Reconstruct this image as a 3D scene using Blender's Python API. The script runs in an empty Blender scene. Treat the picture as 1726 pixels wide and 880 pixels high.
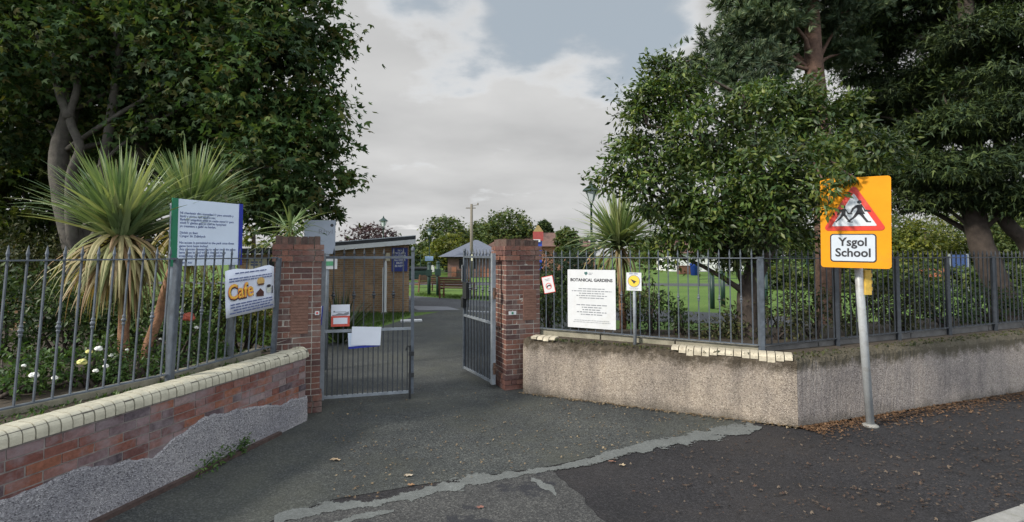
import bpy, math, random
import numpy as np
from mathutils import Vector, Matrix

random.seed(11)
rng = np.random.default_rng(11)
sc = bpy.context.scene
COL = sc.collection
R = math.radians

# ------------------------------------------------------------------ camera
F, CX, HZ, CH = 863.0, 863.0, 428.0, 2.05        # focal length (photo px), centre, horizon row, eye height
PITCH = R(2.5)
PY = HZ - F * math.tan(PITCH)
cd = bpy.data.cameras.new('camera'); cam = bpy.data.objects.new('camera', cd); COL.objects.link(cam)
cd.sensor_width = 36.0; cd.lens = 36.0 * F / 1726.0
cd.shift_y = -(440.0 - PY) / 1726.0
cd.clip_start = 0.05; cd.clip_end = 2000
cam.location = (0, 0, CH); cam.rotation_euler = (math.pi / 2 + PITCH, 0, 0)
sc.camera = cam

# ------------------------------------------------------------------ light
SUN = Vector((-0.80, -0.42, 0.58)).normalized()     # towards the sun
sun_el = math.asin(SUN.z); sun_az = math.atan2(SUN.x, SUN.y)
ld = bpy.data.lights.new('sun', 'SUN'); ld.energy = 3.2; ld.angle = R(6); ld.color = (1.0, 0.93, 0.82)
sun = bpy.data.objects.new('sun', ld); COL.objects.link(sun)
sun.rotation_euler = SUN.to_track_quat('Z', 'Y').to_euler()
sc.view_settings.view_transform = 'Standard'
sc.view_settings.look = 'None'
sc.view_settings.exposure = 0.45
sc.view_settings.gamma = 1.0
sc.view_settings.use_curve_mapping = False
sc.cycles.max_bounces = 6
sc.cycles.transparent_max_bounces = 8

w = bpy.data.worlds.new('World'); sc.world = w; w.use_nodes = True
nt = w.node_tree; nt.nodes.clear()
def N(t, **k):
    n = nt.nodes.new(t)
    for a, b in k.items(): setattr(n, a, b)
    return n
def wm(op, a, b=None, c=None):
    n = N('ShaderNodeMath', operation=op)
    for i, v in enumerate((a, b, c)):
        if v is None: continue
        if isinstance(v, (int, float)): n.inputs[i].default_value = v
        else: nt.links.new(v, n.inputs[i])
    return n.outputs[0]
out = N('ShaderNodeOutputWorld'); bg = N('ShaderNodeBackground'); bg.inputs['Strength'].default_value = 0.1
sky = N('ShaderNodeTexSky', sky_type='NISHITA'); sky.sun_disc = False
sky.sun_elevation = sun_el; sky.sun_rotation = sun_az; sky.air_density = 1.0; sky.dust_density = 2.0
tc = N('ShaderNodeTexCoord'); sep = N('ShaderNodeSeparateXYZ'); nt.links.new(tc.outputs['Generated'], sep.inputs[0])
zz = wm('ADD', wm('MAXIMUM', sep.outputs[2], 0.0), 0.16)
comb = N('ShaderNodeCombineXYZ')
nt.links.new(wm('DIVIDE', sep.outputs[0], zz), comb.inputs[0]); nt.links.new(wm('DIVIDE', sep.outputs[1], zz), comb.inputs[1])
n1 = N('ShaderNodeTexNoise'); n1.inputs['Scale'].default_value = 1.55; n1.inputs['Detail'].default_value = 7; n1.inputs['Roughness'].default_value = 0.55
nt.links.new(comb.outputs[0], n1.inputs['Vector'])
n2 = N('ShaderNodeTexNoise'); n2.inputs['Scale'].default_value = 0.95; n2.inputs['Detail'].default_value = 7
mp = N('ShaderNodeMapping'); mp.inputs['Location'].default_value = (3.1, 7.7, 0); nt.links.new(comb.outputs[0], mp.inputs[0]); nt.links.new(mp.outputs[0], n2.inputs['Vector'])
def gap(d, lo, hi):      # 1 inside a patch of clear sky round direction d
    v = Vector(d).normalized()
    dp = N('ShaderNodeVectorMath', operation='DOT_PRODUCT'); nt.links.new(tc.outputs['Generated'], dp.inputs[0]); dp.inputs[1].default_value = v
    mr = N('ShaderNodeMapRange', interpolation_type='SMOOTHSTEP'); nt.links.new(dp.outputs['Value'], mr.inputs[0])
    mr.inputs[1].default_value = lo; mr.inputs[2].default_value = hi
    return mr.outputs[0]
g1 = gap((0.17, 1, 0.52), 0.972, 0.997)
g2 = gap((-0.10, 1, 0.50), 0.975, 0.998)
m = wm('SUBTRACT', n1.outputs[0], wm('MULTIPLY', g1, 0.30))
m = wm('SUBTRACT', m, wm('MULTIPLY', g2, 0.16))
mr = N('ShaderNodeMapRange', interpolation_type='SMOOTHSTEP'); nt.links.new(m, mr.inputs[0]); mr.inputs[1].default_value = 0.19; mr.inputs[2].default_value = 0.40
hz = N('ShaderNodeMapRange'); nt.links.new(sep.outputs[2], hz.inputs[0]); hz.inputs[1].default_value = 0.30; hz.inputs[2].default_value = 0.05
mask = wm('MAXIMUM', mr.outputs[0], hz.outputs[0])
cr = N('ShaderNodeValToRGB'); nt.links.new(n2.outputs[0], cr.inputs[0])
cr.color_ramp.elements[0].position = 0.35; cr.color_ramp.elements[0].color = (5.35, 5.38, 5.4, 1)
cr.color_ramp.elements[1].position = 0.68; cr.color_ramp.elements[1].color = (7.3, 7.3, 7.25, 1)
edge = wm('MULTIPLY', wm('MULTIPLY', mr.outputs[0], wm('SUBTRACT', 1.0, mr.outputs[0])), 2.2)   # brighter rims where a cloud thins
ce = N('ShaderNodeMixRGB', blend_type='MIX'); nt.links.new(edge, ce.inputs[0]); nt.links.new(cr.outputs[0], ce.inputs[1]); ce.inputs[2].default_value = (10.4, 10.3, 10.2, 1)
skm = N('ShaderNodeMixRGB', blend_type='MIX'); skm.inputs[0].default_value = 0.8; nt.links.new(sky.outputs[0], skm.inputs[1]); skm.inputs[2].default_value = (4.9, 5.55, 6.1, 1)
mx = N('ShaderNodeMixRGB'); nt.links.new(mask, mx.inputs[0]); nt.links.new(skm.outputs[0], mx.inputs[1]); nt.links.new(ce.outputs[0], mx.inputs[2])
# the bank of cloud ahead is grey; overhead and behind the viewer, unseen, brightness and blue are added as fill light
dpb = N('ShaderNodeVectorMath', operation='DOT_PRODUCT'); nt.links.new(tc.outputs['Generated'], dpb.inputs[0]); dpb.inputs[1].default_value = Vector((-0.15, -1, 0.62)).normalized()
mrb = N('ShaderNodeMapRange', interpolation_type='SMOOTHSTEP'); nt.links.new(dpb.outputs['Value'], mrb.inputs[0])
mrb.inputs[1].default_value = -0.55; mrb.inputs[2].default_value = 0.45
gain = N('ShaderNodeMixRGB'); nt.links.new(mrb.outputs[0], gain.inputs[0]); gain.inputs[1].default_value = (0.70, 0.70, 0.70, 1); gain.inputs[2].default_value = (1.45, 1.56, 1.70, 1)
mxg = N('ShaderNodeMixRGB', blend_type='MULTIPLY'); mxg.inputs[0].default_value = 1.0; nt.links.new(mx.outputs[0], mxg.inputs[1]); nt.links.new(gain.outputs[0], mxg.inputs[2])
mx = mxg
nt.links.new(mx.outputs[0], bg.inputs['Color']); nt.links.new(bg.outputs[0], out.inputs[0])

# ------------------------------------------------------------------ helpers
def ray(px, py):
    a = (px - CX) / F; b = (PY - py) / F
    return Vector((a, math.cos(PITCH) - b * math.sin(PITCH), math.sin(PITCH) + b * math.cos(PITCH)))
def G(px, py, z=0.0):
    d = ray(px, py); t = (z - CH) / d.z
    return Vector((d.x * t, d.y * t, z))
def D(px, py, Y):
    d = ray(px, py); t = Y / d.y
    return Vector((d.x * t, Y, CH + d.z * t))

def tag(o, label=None, cat=None, group=None, kind=None):
    if label: o['label'] = label
    if cat: o['category'] = cat
    if group: o['group'] = group
    if kind: o['kind'] = kind
    return o
def thing(name, label, cat, loc=(0, 0, 0), rz=0.0, group=None, mat=None):
    o = bpy.data.objects.new(name, None); COL.objects.link(o); o.empty_display_size = 0.2
    if mat is not None: o.matrix_world = mat
    else: o.location = loc; o.rotation_euler = (0, 0, rz)
    return tag(o, label, cat, group)
def copy_tree(o, parent=None):
    c = o.copy(); COL.objects.link(c)
    if parent: c.parent = parent
    for ch in [x for x in COL.objects if x.parent == o]: copy_tree(ch, c)
    return c
def frame(bl, br, up=(0, 0, 1)):
    """local x runs left to right, z up, -y towards the viewer"""
    bl, br, up = Vector(bl), Vector(br), Vector(up)
    x = (br - bl).normalized(); up = (up - x * up.dot(x)).normalized(); y = up.cross(x)
    return Matrix(((x.x, y.x, up.x, bl.x), (x.y, y.y, up.y, bl.y), (x.z, y.z, up.z, bl.z), (0, 0, 0, 1)))

class MB:
    def __init__(s): s.v = []; s.f = []; s.m = []
    def add(s, vs, fs, mi=0):
        o = len(s.v); s.v += [tuple(v) for v in vs]; s.f += [tuple(i + o for i in f) for f in fs]; s.m += [mi] * len(fs); return s
    def box(s, lo, hi, M=None, mi=0, skew=0.0):
        x0, y0, z0 = lo; x1, y1, z1 = hi
        vs = [Vector(p) for p in ((x0, y0, z0), (x1, y0, z0), (x1, y1, z0), (x0, y1, z0), (x0, y0, z1), (x1, y0, z1), (x1, y1, z1), (x0, y1, z1))]
        if skew: vs = [v + Vector((random.uniform(-skew, skew), random.uniform(-skew, skew), random.uniform(-skew, skew))) for v in vs]
        if M is not None: vs = [M @ v for v in vs]
        return s.add(vs, [(0, 3, 2, 1), (4, 5, 6, 7), (0, 1, 5, 4), (1, 2, 6, 5), (2, 3, 7, 6), (3, 0, 4, 7)], mi)
    def bar(s, a, b, w, h=None, up=(0, 0, 1), mi=0):
        """rectangular bar from a to b"""
        a, b = Vector(a), Vector(b); h = h or w; d = (b - a); L = d.length; d = d / L
        up = Vector(up)
        if abs(d.dot(up)) > 0.95: up = Vector((0, 1, 0))
        x = d.cross(up).normalized(); z = x.cross(d)
        M = Matrix(((x.x, d.x, z.x, a.x), (x.y, d.y, z.y, a.y), (x.z, d.z, z.z, a.z), (0, 0, 0, 1)))
        return s.box((-w / 2, 0, -h / 2), (w / 2, L, h / 2), M, mi)
    def tube(s, pts, rad, n=8, mi=0, caps=True, wob=0.0):
        pts = [Vector(p) for p in pts]
        if not isinstance(rad, (list, tuple)): rad = [rad] * len(pts)
        rings = []; ref = None; vs = []; fs = []
        for i, p in enumerate(pts):
            d = (pts[min(i + 1, len(pts) - 1)] - pts[max(i - 1, 0)]).normalized()
            if ref is None: ref = d.orthogonal().normalized()
            ref = (ref - d * ref.dot(d)).normalized(); q = d.cross(ref)
            for k in range(n):
                a = 2 * math.pi * k / n; r = rad[i] * (1 + (random.uniform(-wob, wob) if wob else 0))
                vs.append(p + ref * (math.cos(a) * r) + q * (math.sin(a) * r))
        for i in range(len(pts) - 1):
            for k in range(n):
                fs.append((i * n + k, i * n + (k + 1) % n, (i + 1) * n + (k + 1) % n, (i + 1) * n + k))
        if caps:
            fs.append(tuple(reversed(range(n)))); fs.append(tuple(range((len(pts) - 1) * n, len(pts) * n)))
        return s.add(vs, fs, mi)
    def lathe(s, prof, c=(0, 0, 0), n=12, mi=0):
        c = Vector(c); return s.tube([c + Vector((0, 0, z)) for r, z in prof], [max(r, 1e-4) for r, z in prof], n, mi)
    def poly(s, pts, y0, y1, mi=0):
        """local x,z outline extruded along y"""
        n = len(pts); vs = [(p[0], y0, p[1]) for p in pts] + [(p[0], y1, p[1]) for p in pts]
        fs = [tuple(range(n)), tuple(reversed(range(n, 2 * n)))] + [(i, i + n, (i + 1) % n + n, (i + 1) % n) for i in range(n)]
        return s.add(vs, fs, mi)
    def slab(s, pts, z0, z1, mi=0):
        n = len(pts); vs = [(p[0], p[1], z0) for p in pts] + [(p[0], p[1], z1) for p in pts]
        fs = [tuple(reversed(range(n))), tuple(range(n, 2 * n))] + [(i, (i + 1) % n, (i + 1) % n + n, i + n) for i in range(n)]
        return s.add(vs, fs, mi)
    def build(s, name, mats, parent=None, smooth=False, bevel=0.0):
        me = bpy.data.meshes.new(name); me.from_pydata(s.v, [], s.f)
        if not isinstance(mats, (list, tuple)): mats = [mats]
        for m_ in mats: me.materials.append(m_)
        if len(mats) > 1: me.polygons.foreach_set('material_index', s.m)
        if smooth: me.polygons.foreach_set('use_smooth', [True] * len(me.polygons))
        me.update(); o = bpy.data.objects.new(name, me); COL.objects.link(o)
        if parent: o.parent = parent
        if bevel:
            b = o.modifiers.new('bevel', 'BEVEL'); b.width = bevel; b.segments = 2; b.limit_method = 'ANGLE'
        return o

# ------------------------------------------------------------------ materials
def new_mat(name):
    m_ = bpy.data.materials.new(name); m_.use_nodes = True
    t = m_.node_tree; p = t.nodes['Principled BSDF']; return m_, t, p
def node(t, ty, **k):
    n = t.nodes.new(ty)
    for a, b in k.items():
        if a in ('Scale', 'Detail', 'Roughness', 'Distortion', 'Strength', 'Distance', 'Randomness'): n.inputs[a].default_value = b
        else: setattr(n, a, b)
    return n
def ramp(t, src, stops):
    r = t.nodes.new('ShaderNodeValToRGB'); t.links.new(src, r.inputs[0])
    e = r.color_ramp.elements
    while len(e) < len(stops): e.new(0.5)
    for i, (p, c) in enumerate(stops): e[i].position = p; e[i].color = (*c, 1) if len(c) == 3 else c
    return r.outputs[0]
def mixc(t, fac, a, b, mode='MIX'):
    n = t.nodes.new('ShaderNodeMixRGB'); n.blend_type = mode
    for i, v in enumerate((fac, a, b)):
        if isinstance(v, (int, float)): n.inputs[i].default_value = v
        elif isinstance(v, tuple): n.inputs[i].default_value = (*v, 1) if len(v) == 3 else v
        else: t.links.new(v, n.inputs[i])
    return n.outputs[0]
def bump(t, p, src, s=0.3, d=0.01):
    b = node(t, 'ShaderNodeBump', Strength=s, Distance=d); t.links.new(src, b.inputs['Height']); t.links.new(b.outputs[0], p.inputs['Normal']); return b
def mat(name, col, rough=0.6, var=0.15, scale=6.0, bs=0.0, bscale=60.0, metal=0.0, dirt=None, spec=0.5):
    m_, t, p = new_mat(name); c = t.nodes.new('ShaderNodeTexCoord')
    n = node(t, 'ShaderNodeTexNoise', Scale=scale, Detail=6.0, Roughness=0.65); t.links.new(c.outputs['Object'], n.inputs['Vector'])
    lo = tuple(x * (1 - var) for x in col); hi = tuple(min(1, x * (1 + var)) for x in col)
    o = ramp(t, n.outputs[0], [(0.3, lo), (0.7, hi)])
    if dirt:
        n3 = node(t, 'ShaderNodeTexNoise', Scale=scale * 0.7, Detail=8.0, Roughness=0.75); t.links.new(c.outputs['Object'], n3.inputs['Vector'])
        o = mixc(t, ramp(t, n3.outputs[0], [(0.52, (0, 0, 0)), (0.7, (0.75, 0.75, 0.75))]), o, dirt)
    t.links.new(o, p.inputs['Base Color']); p.inputs['Roughness'].default_value = rough; p.inputs['Metallic'].default_value = metal
    p.inputs['Specular IOR Level'].default_value = spec
    if bs:
        n4 = node(t, 'ShaderNodeTexNoise', Scale=bscale, Detail=4.0); t.links.new(c.outputs['Object'], n4.inputs['Vector']); bump(t, p, n4.outputs[0], bs)
    return m_
def island_mat(name, stops, rough=0.55, trans=0.0, tcol=None, noise=0.0, nscale=30.0, bs=0.0, spec=0.4, stain=None, clump=0.0):
    """colour varies from leaf to leaf, or from brick to brick"""
    m_, t, p = new_mat(name); g = t.nodes.new('ShaderNodeNewGeometry'); c = t.nodes.new('ShaderNodeTexCoord')
    src = g.outputs['Random Per Island']
    o = ramp(t, src, stops)
    if clump:
        n0 = node(t, 'ShaderNodeTexNoise', Scale=0.9, Detail=3.0); t.links.new(c.outputs['Object'], n0.inputs['Vector'])
        o = mixc(t, 1.0, o, ramp(t, n0.outputs[0], [(0.35, (1 - clump,) * 3), (0.65, (1 + clump, 1 + clump, 1.0))]), 'MULTIPLY')
    if noise:
        n = node(t, 'ShaderNodeTexNoise', Scale=nscale, Detail=6.0, Roughness=0.7); t.links.new(c.outputs['Object'], n.inputs['Vector'])
        o = mixc(t, 1.0, o, ramp(t, n.outputs[0], [(0.25, (1 - noise,) * 3), (0.75, (1 + noise * 0.6,) * 3)]), 'MULTIPLY')
        if bs: bump(t, p, n.outputs[0], bs)
    if stain:
        for sc_, lo, hi, col in stain:
            n = node(t, 'ShaderNodeTexNoise', Scale=sc_, Detail=7.0, Roughness=0.7); t.links.new(c.outputs['Object'], n.inputs['Vector'])
            o = mixc(t, ramp(t, n.outputs[0], [(lo, (0, 0, 0)), (hi, (0.7, 0.7, 0.7))]), o, col)
    t.links.new(o, p.inputs['Base Color']); p.inputs['Roughness'].default_value = rough; p.inputs['Specular IOR Level'].default_value = spec
    if trans:
        tr = t.nodes.new('ShaderNodeBsdfTranslucent'); mixs = t.nodes.new('ShaderNodeMixShader'); mixs.inputs[0].default_value = trans
        t.links.new(mixc(t, 1.0, o, tcol or (1.5, 1.5, 0.7), 'MULTIPLY'), tr.inputs[0])
        t.links.new(p.outputs[0], mixs.inputs[1]); t.links.new(tr.outputs[0], mixs.inputs[2])
        t.links.new(mixs.outputs[0], t.nodes['Material Output'].inputs[0])
    return m_
def asphalt(name, lo, hi, grit=0.5, tint=None, patch=None):
    m_, t, p = new_mat(name); c = t.nodes.new('ShaderNodeTexCoord')
    def nz(s, d=5.0, r=0.6):
        n = node(t, 'ShaderNodeTexNoise', Scale=s, Detail=d, Roughness=r); t.links.new(c.outputs['Object'], n.inputs['Vector']); return n.outputs[0]
    o = mixc(t, ramp(t, nz(0.9, 8.0, 0.65), [(0.32, (0, 0, 0)), (0.68, (1, 1, 1))]), lo, hi)
    v = node(t, 'ShaderNodeTexVoronoi', Scale=85.0); t.links.new(c.outputs['Object'], v.inputs['Vector'])
    sepn = t.nodes.new('ShaderNodeSeparateColor'); t.links.new(v.outputs['Color'], sepn.inputs[0])
    o = mixc(t, 1.0, o, ramp(t, sepn.outputs[0], [(0.0, (1 - grit,) * 3), (0.7, (1.0,) * 3), (1.0, (1 + 1.6 * grit, 1 + 1.55 * grit, 1 + 1.35 * grit))]), 'MULTIPLY')
    if tint: o = mixc(t, ramp(t, nz(0.55, 6.0, 0.7), [(0.46, (0, 0, 0)), (0.66, (0.6, 0.6, 0.6))]), o, tint)
    if patch: o = mixc(t, ramp(t, nz(1.7, 7.0, 0.72), [(0.56, (0, 0, 0)), (0.6, (0.85, 0.85, 0.85))]), o, patch)
    t.links.new(o, p.inputs['Base Color']); p.inputs['Roughness'].default_value = 0.82; p.inputs['Specular IOR Level'].default_value = 0.35
    bump(t, p, v.outputs['Distance'], 0.5, 0.008)
    return m_
def roughcast(name, base, dark, light, top=None, topz=0.8, stain=0.5, scale=110.0):
    """pebble-dashed cement: stones of several greys, damp dirt running down from the top"""
    m_, t, p = new_mat(name); c = t.nodes.new('ShaderNodeTexCoord')
    v = node(t, 'ShaderNodeTexVoronoi', Scale=scale); t.links.new(c.outputs['Object'], v.inputs['Vector'])
    s = t.nodes.new('ShaderNodeSeparateColor'); t.links.new(v.outputs['Color'], s.inputs[0])
    o = ramp(t, s.outputs[0], [(0.0, dark), (0.35, base), (0.75, base), (1.0, light)])
    n = node(t, 'ShaderNodeTexNoise', Scale=1.6, Detail=8.0, Roughness=0.7); t.links.new(c.outputs['Object'], n.inputs['Vector'])
    o = mixc(t, 1.0, o, ramp(t, n.outputs[0], [(0.3, (0.72, 0.72, 0.74)), (0.7, (1.16, 1.13, 1.08))]), 'MULTIPLY')
    if top:
        sx = t.nodes.new('ShaderNodeSeparateXYZ'); t.links.new(c.outputs['Object'], sx.inputs[0])
        nn = node(t, 'ShaderNodeTexNoise', Scale=5.0, Detail=9.0, Roughness=0.75); t.links.new(c.outputs['Object'], nn.inputs['Vector'])
        ad = t.nodes.new('ShaderNodeMath'); ad.operation = 'MULTIPLY_ADD'; t.links.new(nn.outputs[0], ad.inputs[0]); ad.inputs[1].default_value = 0.55; t.links.new(sx.outputs[2], ad.inputs[2])
        o = mixc(t, ramp(t, ad.outputs[0], [(topz + 0.10, (0, 0, 0)), (topz + 0.30, (stain,) * 3)]), o, top)
    if top:     # mud splashed up from the pavement and a few long damp stains
        sb = t.nodes.new('ShaderNodeMath'); sb.operation = 'MULTIPLY_ADD'; n5 = node(t, 'ShaderNodeTexNoise', Scale=3.5, Detail=8.0, Roughness=0.7); t.links.new(c.outputs['Object'], n5.inputs['Vector'])
        t.links.new(n5.outputs[0], sb.inputs[0]); sb.inputs[1].default_value = 0.42; t.links.new(sx.outputs[2], sb.inputs[2])
        o = mixc(t, ramp(t, sb.outputs[0], [(0.17, (0.75,) * 3), (0.33, (0, 0, 0))]), o, (0.10, 0.088, 0.07))
        mpp = t.nodes.new('ShaderNodeMapping'); mpp.inputs['Scale'].default_value = (3.2, 3.2, 0.35); t.links.new(c.outputs['Object'], mpp.inputs[0])
        n6 = node(t, 'ShaderNodeTexNoise', Scale=1.3, Detail=6.0, Roughness=0.65); t.links.new(mpp.outputs[0], n6.inputs['Vector'])
        o = mixc(t, 1.0, o, ramp(t, n6.outputs[0], [(0.32, (0.74, 0.74, 0.75)), (0.5, (1.0,) * 3), (0.72, (1.1, 1.08, 1.05))]), 'MULTIPLY')
    t.links.new(o, p.inputs['Base Color']); p.inputs['Roughness'].default_value = 0.9; p.inputs['Specular IOR Level'].default_value = 0.25
    bump(t, p, v.outputs['Distance'], 0.9, 0.012)
    return m_
def grass_mat(name, a, b, c3):
    m_, t, p = new_mat(name); c = t.nodes.new('ShaderNodeTexCoord')
    n = node(t, 'ShaderNodeTexNoise', Scale=0.35, Detail=9.0, Roughness=0.7); t.links.new(c.outputs['Object'], n.inputs['Vector'])
    n2_ = node(t, 'ShaderNodeTexNoise', Scale=14.0, Detail=6.0, Roughness=0.8); t.links.new(c.outputs['Object'], n2_.inputs['Vector'])
    o = ramp(t, n.outputs[0], [(0.3, a), (0.52, b), (0.75, c3)])
    o = mixc(t, 1.0, o, ramp(t, n2_.outputs[0], [(0.25, (0.55,) * 3), (0.75, (1.35,) * 3)]), 'MULTIPLY')
    t.links.new(o, p.inputs['Base Color']); p.inputs['Roughness'].default_value = 0.8; p.inputs['Specular IOR Level'].default_value = 0.2
    bump(t, p, n2_.outputs[0], 0.8, 0.03); return m_

GALV = mat('galvanised steel', (0.24, 0.265, 0.29), 0.55, 0.25, 9, metal=0.2)
DGAL = mat('weathered railing paint', (0.085, 0.10, 0.12), 0.55, 0.35, 14)
DRAIL = mat('dark railing paint', (0.04, 0.046, 0.055), 0.55, 0.3, 14)
POLE = mat('grey pole paint', (0.40, 0.42, 0.43), 0.45, 0.14, 5, metal=0.1, dirt=(0.22, 0.2, 0.17))
BLACKM = mat('black painted iron', (0.02, 0.022, 0.024), 0.5, 0.3, 10)
RUST = mat('rusty iron', (0.08, 0.045, 0.03), 0.8, 0.5, 25)
GREENM = mat('dark green paint', (0.010, 0.034, 0.028), 0.5, 0.2, 8)
WHITEP = mat('white sign face', (0.60, 0.61, 0.62), 0.6, 0.05, 4, dirt=(0.52, 0.52, 0.49), spec=.3)
BLUEWHITE = mat('bluish white sign face', (0.62, 0.70, 0.82), 0.4, 0.05, 3)
PAPER = mat('paper', (0.72, 0.75, 0.82), 0.7, 0.05, 5)
INK = mat('black ink', (0.03, 0.03, 0.035), 0.6, 0.1)
GINK = mat('grey ink', (0.22, 0.23, 0.25), 0.7, 0.1)
BINK = mat('blue ink', (0.10, 0.13, 0.28), 0.6, 0.1)
SGREEN = mat('green edge strip', (0.01, 0.16, 0.08), 0.5, 0.1)
SBLUE = mat('blue edge strip', (0.015, 0.03, 0.30), 0.4, 0.1)
BLUE = mat('blue sign face', (0.012, 0.025, 0.17), 0.5, 0.15, 6)
ORANGE = mat('orange backing board', (0.74, 0.30, 0.012), 0.7, 0.08, 3, dirt=(0.52, 0.24, 0.035), spec=.2)
RED = mat('red sign border', (0.62, 0.05, 0.035), 0.4, 0.1, 5, dirt=(0.62, 0.2, 0.17))
YEL = mat('yellow sign disc', (0.75, 0.50, 0.05), 0.5, 0.1)
CAFEY = mat('cafe yellow', (0.85, 0.50, 0.08), 0.5, 0.25, 30)
CAFEO = mat('cafe orange', (0.80, 0.25, 0.06), 0.5, 0.15, 30)
CREAM = mat('cream coping brick', (0.47, 0.44, 0.34), 0.75, 0.16, 12, bs=0.25, bscale=90, dirt=(0.30, 0.29, 0.22))
CREAM2 = mat('pale coping brick', (0.46, 0.41, 0.31), 0.8, 0.3, 16, bs=0.35, bscale=90, dirt=(0.26, 0.21, 0.14))
MORTAR = mat('mortar', (0.38, 0.355, 0.31), 0.9, 0.25, 25, bs=0.3)
DMORT = mat('dark mortar', (0.13, 0.12, 0.10), 0.9, 0.25, 25, bs=0.3)
KERB = mat('concrete kerb', (0.25, 0.245, 0.23), 0.9, 0.2, 9, bs=0.4, bscale=140, dirt=(0.16, 0.16, 0.12))
KERBD = mat('weathered concrete edging', (0.27, 0.25, 0.19), 0.9, 0.3, 5, bs=0.5, bscale=120, dirt=(0.09, 0.10, 0.05))
SCREED = mat('grey cement strip', (0.155, 0.165, 0.155), 0.9, 0.2, 7, bs=0.4, bscale=150, dirt=(0.10, 0.105, 0.09))
SOIL = mat('garden soil', (0.05, 0.038, 0.026), 0.95, 0.4, 12, bs=0.6, bscale=40)
BARK = mat('grey bark', (0.07, 0.062, 0.052), 0.9, 0.4, 9, bs=0.9, bscale=22, dirt=(0.06, 0.065, 0.04))
BARKD = mat('dark bark', (0.055, 0.042, 0.034), 0.9, 0.4, 9, bs=0.9, bscale=22)
BARKR = mat('reddish bark', (0.11, 0.064, 0.046), 0.9, 0.4, 12, bs=0.9, bscale=26)
PALMB = mat('fibrous stem', (0.24, 0.125, 0.07), 0.9, 0.4, 30, bs=0.9, bscale=45)
WOODB = mat('brown bench timber', (0.13, 0.06, 0.035), 0.7, 0.3, 14)
GREYP = mat('timber pole', (0.16, 0.14, 0.11), 0.85, 0.2, 8)
SLATE = mat('blue grey roof slates', (0.10, 0.112, 0.145), 0.6, 0.2, 5)
TILE = mat('brown roof tiles', (0.12, 0.065, 0.05), 0.8, 0.3, 3)
DARKW = mat('dark glass', (0.02, 0.022, 0.026), 0.15, 0.2, 3)
WHITEW = mat('white render', (0.70, 0.71, 0.70), 0.8, 0.06, 2)
FASCIA = mat('pale fascia board', (0.52, 0.56, 0.62), 0.6, 0.08, 2)
ROOFD = mat('dark felt roof', (0.03, 0.033, 0.037), 0.85, 0.3, 5)
BINBLUE = mat('blue plastic', (0.02, 0.06, 0.38), 0.4, 0.12, 4)
TERRA = mat('terracotta panel', (0.19, 0.10, 0.072), 0.8, 0.25, 18, bs=0.4, bscale=70)

BRICK = island_mat('dark red brick', [(0, (0.085, 0.052, 0.050)), (0.3, (0.14, 0.072, 0.062)), (0.6, (0.18, 0.088, 0.07)), (0.85, (0.23, 0.11, 0.08)), (1, (0.13, 0.085, 0.08))],
                   0.85, noise=0.4, nscale=30, bs=0.5, spec=0.2, stain=[(2.5, 0.50, 0.68, (0.22, 0.185, 0.165)), (4.0, .6, .75, (.07, .06, .055))])
BRICKW = island_mat('worn garden wall brick', [(0, (0.10, 0.055, 0.055)), (0.22, (0.18, 0.075, 0.06)), (0.45, (0.21, 0.09, 0.07)), (0.62, (0.27, 0.11, 0.065)), (0.75, (0.22, 0.14, 0.14)), (0.86, (0.07, 0.055, 0.065)), (0.93, (0.28, 0.21, 0.20)), (1, (0.24, 0.17, 0.17))],
                   0.9, noise=0.45, nscale=26, bs=0.6, spec=0.2, stain=[(2.2, 0.46, 0.60, (0.26, 0.215, 0.225)), (5.0, 0.62, 0.75, (0.08, 0.07, 0.07))])
BRICKG = island_mat('grimy capping brick', [(0, (0.07, 0.05, 0.045)), (0.5, (0.12, 0.078, 0.066)), (1, (0.16, 0.095, 0.075))], 0.9, noise=0.45, nscale=24, bs=0.5, spec=0.2, stain=[(3.0, 0.46, 0.66, (0.13, 0.115, 0.095)), (6.0, .6, .72, (.22, .20, .15))])

def brown_brick():
    m_, t, p = new_mat('brown brickwork'); c = t.nodes.new('ShaderNodeTexCoord')
    mpn = t.nodes.new('ShaderNodeMapping'); mpn.inputs['Rotation'].default_value = (math.pi / 2, 0, 0); t.links.new(c.outputs['Object'], mpn.inputs[0])
    b = t.nodes.new('ShaderNodeTexBrick'); t.links.new(mpn.outputs[0], b.inputs['Vector'])
    b.inputs['Scale'].default_value = 1.0; b.inputs['Brick Width'].default_value = 0.225; b.inputs['Row Height'].default_value = 0.075; b.inputs['Mortar Size'].default_value = 0.01
    b.inputs['Color1'].default_value = (0.29, 0.17, 0.095, 1); b.inputs['Color2'].default_value = (0.19, 0.115, 0.07, 1); b.inputs['Mortar'].default_value = (0.27, 0.23, 0.17, 1)
    n = node(t, 'ShaderNodeTexNoise', Scale=1.5, Detail=7.0); t.links.new(c.outputs['Object'], n.inputs['Vector'])
    t.links.new(mixc(t, 1.0, b.outputs['Color'], ramp(t, n.outputs[0], [(0.3, (0.75,) * 3), (0.7, (1.2,) * 3)]), 'MULTIPLY'), p.inputs['Base Color'])
    p.inputs['Roughness'].default_value = 0.9; p.inputs['Specular IOR Level'].default_value = 0.2
    return m_
BRICKK = brown_brick()

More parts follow.
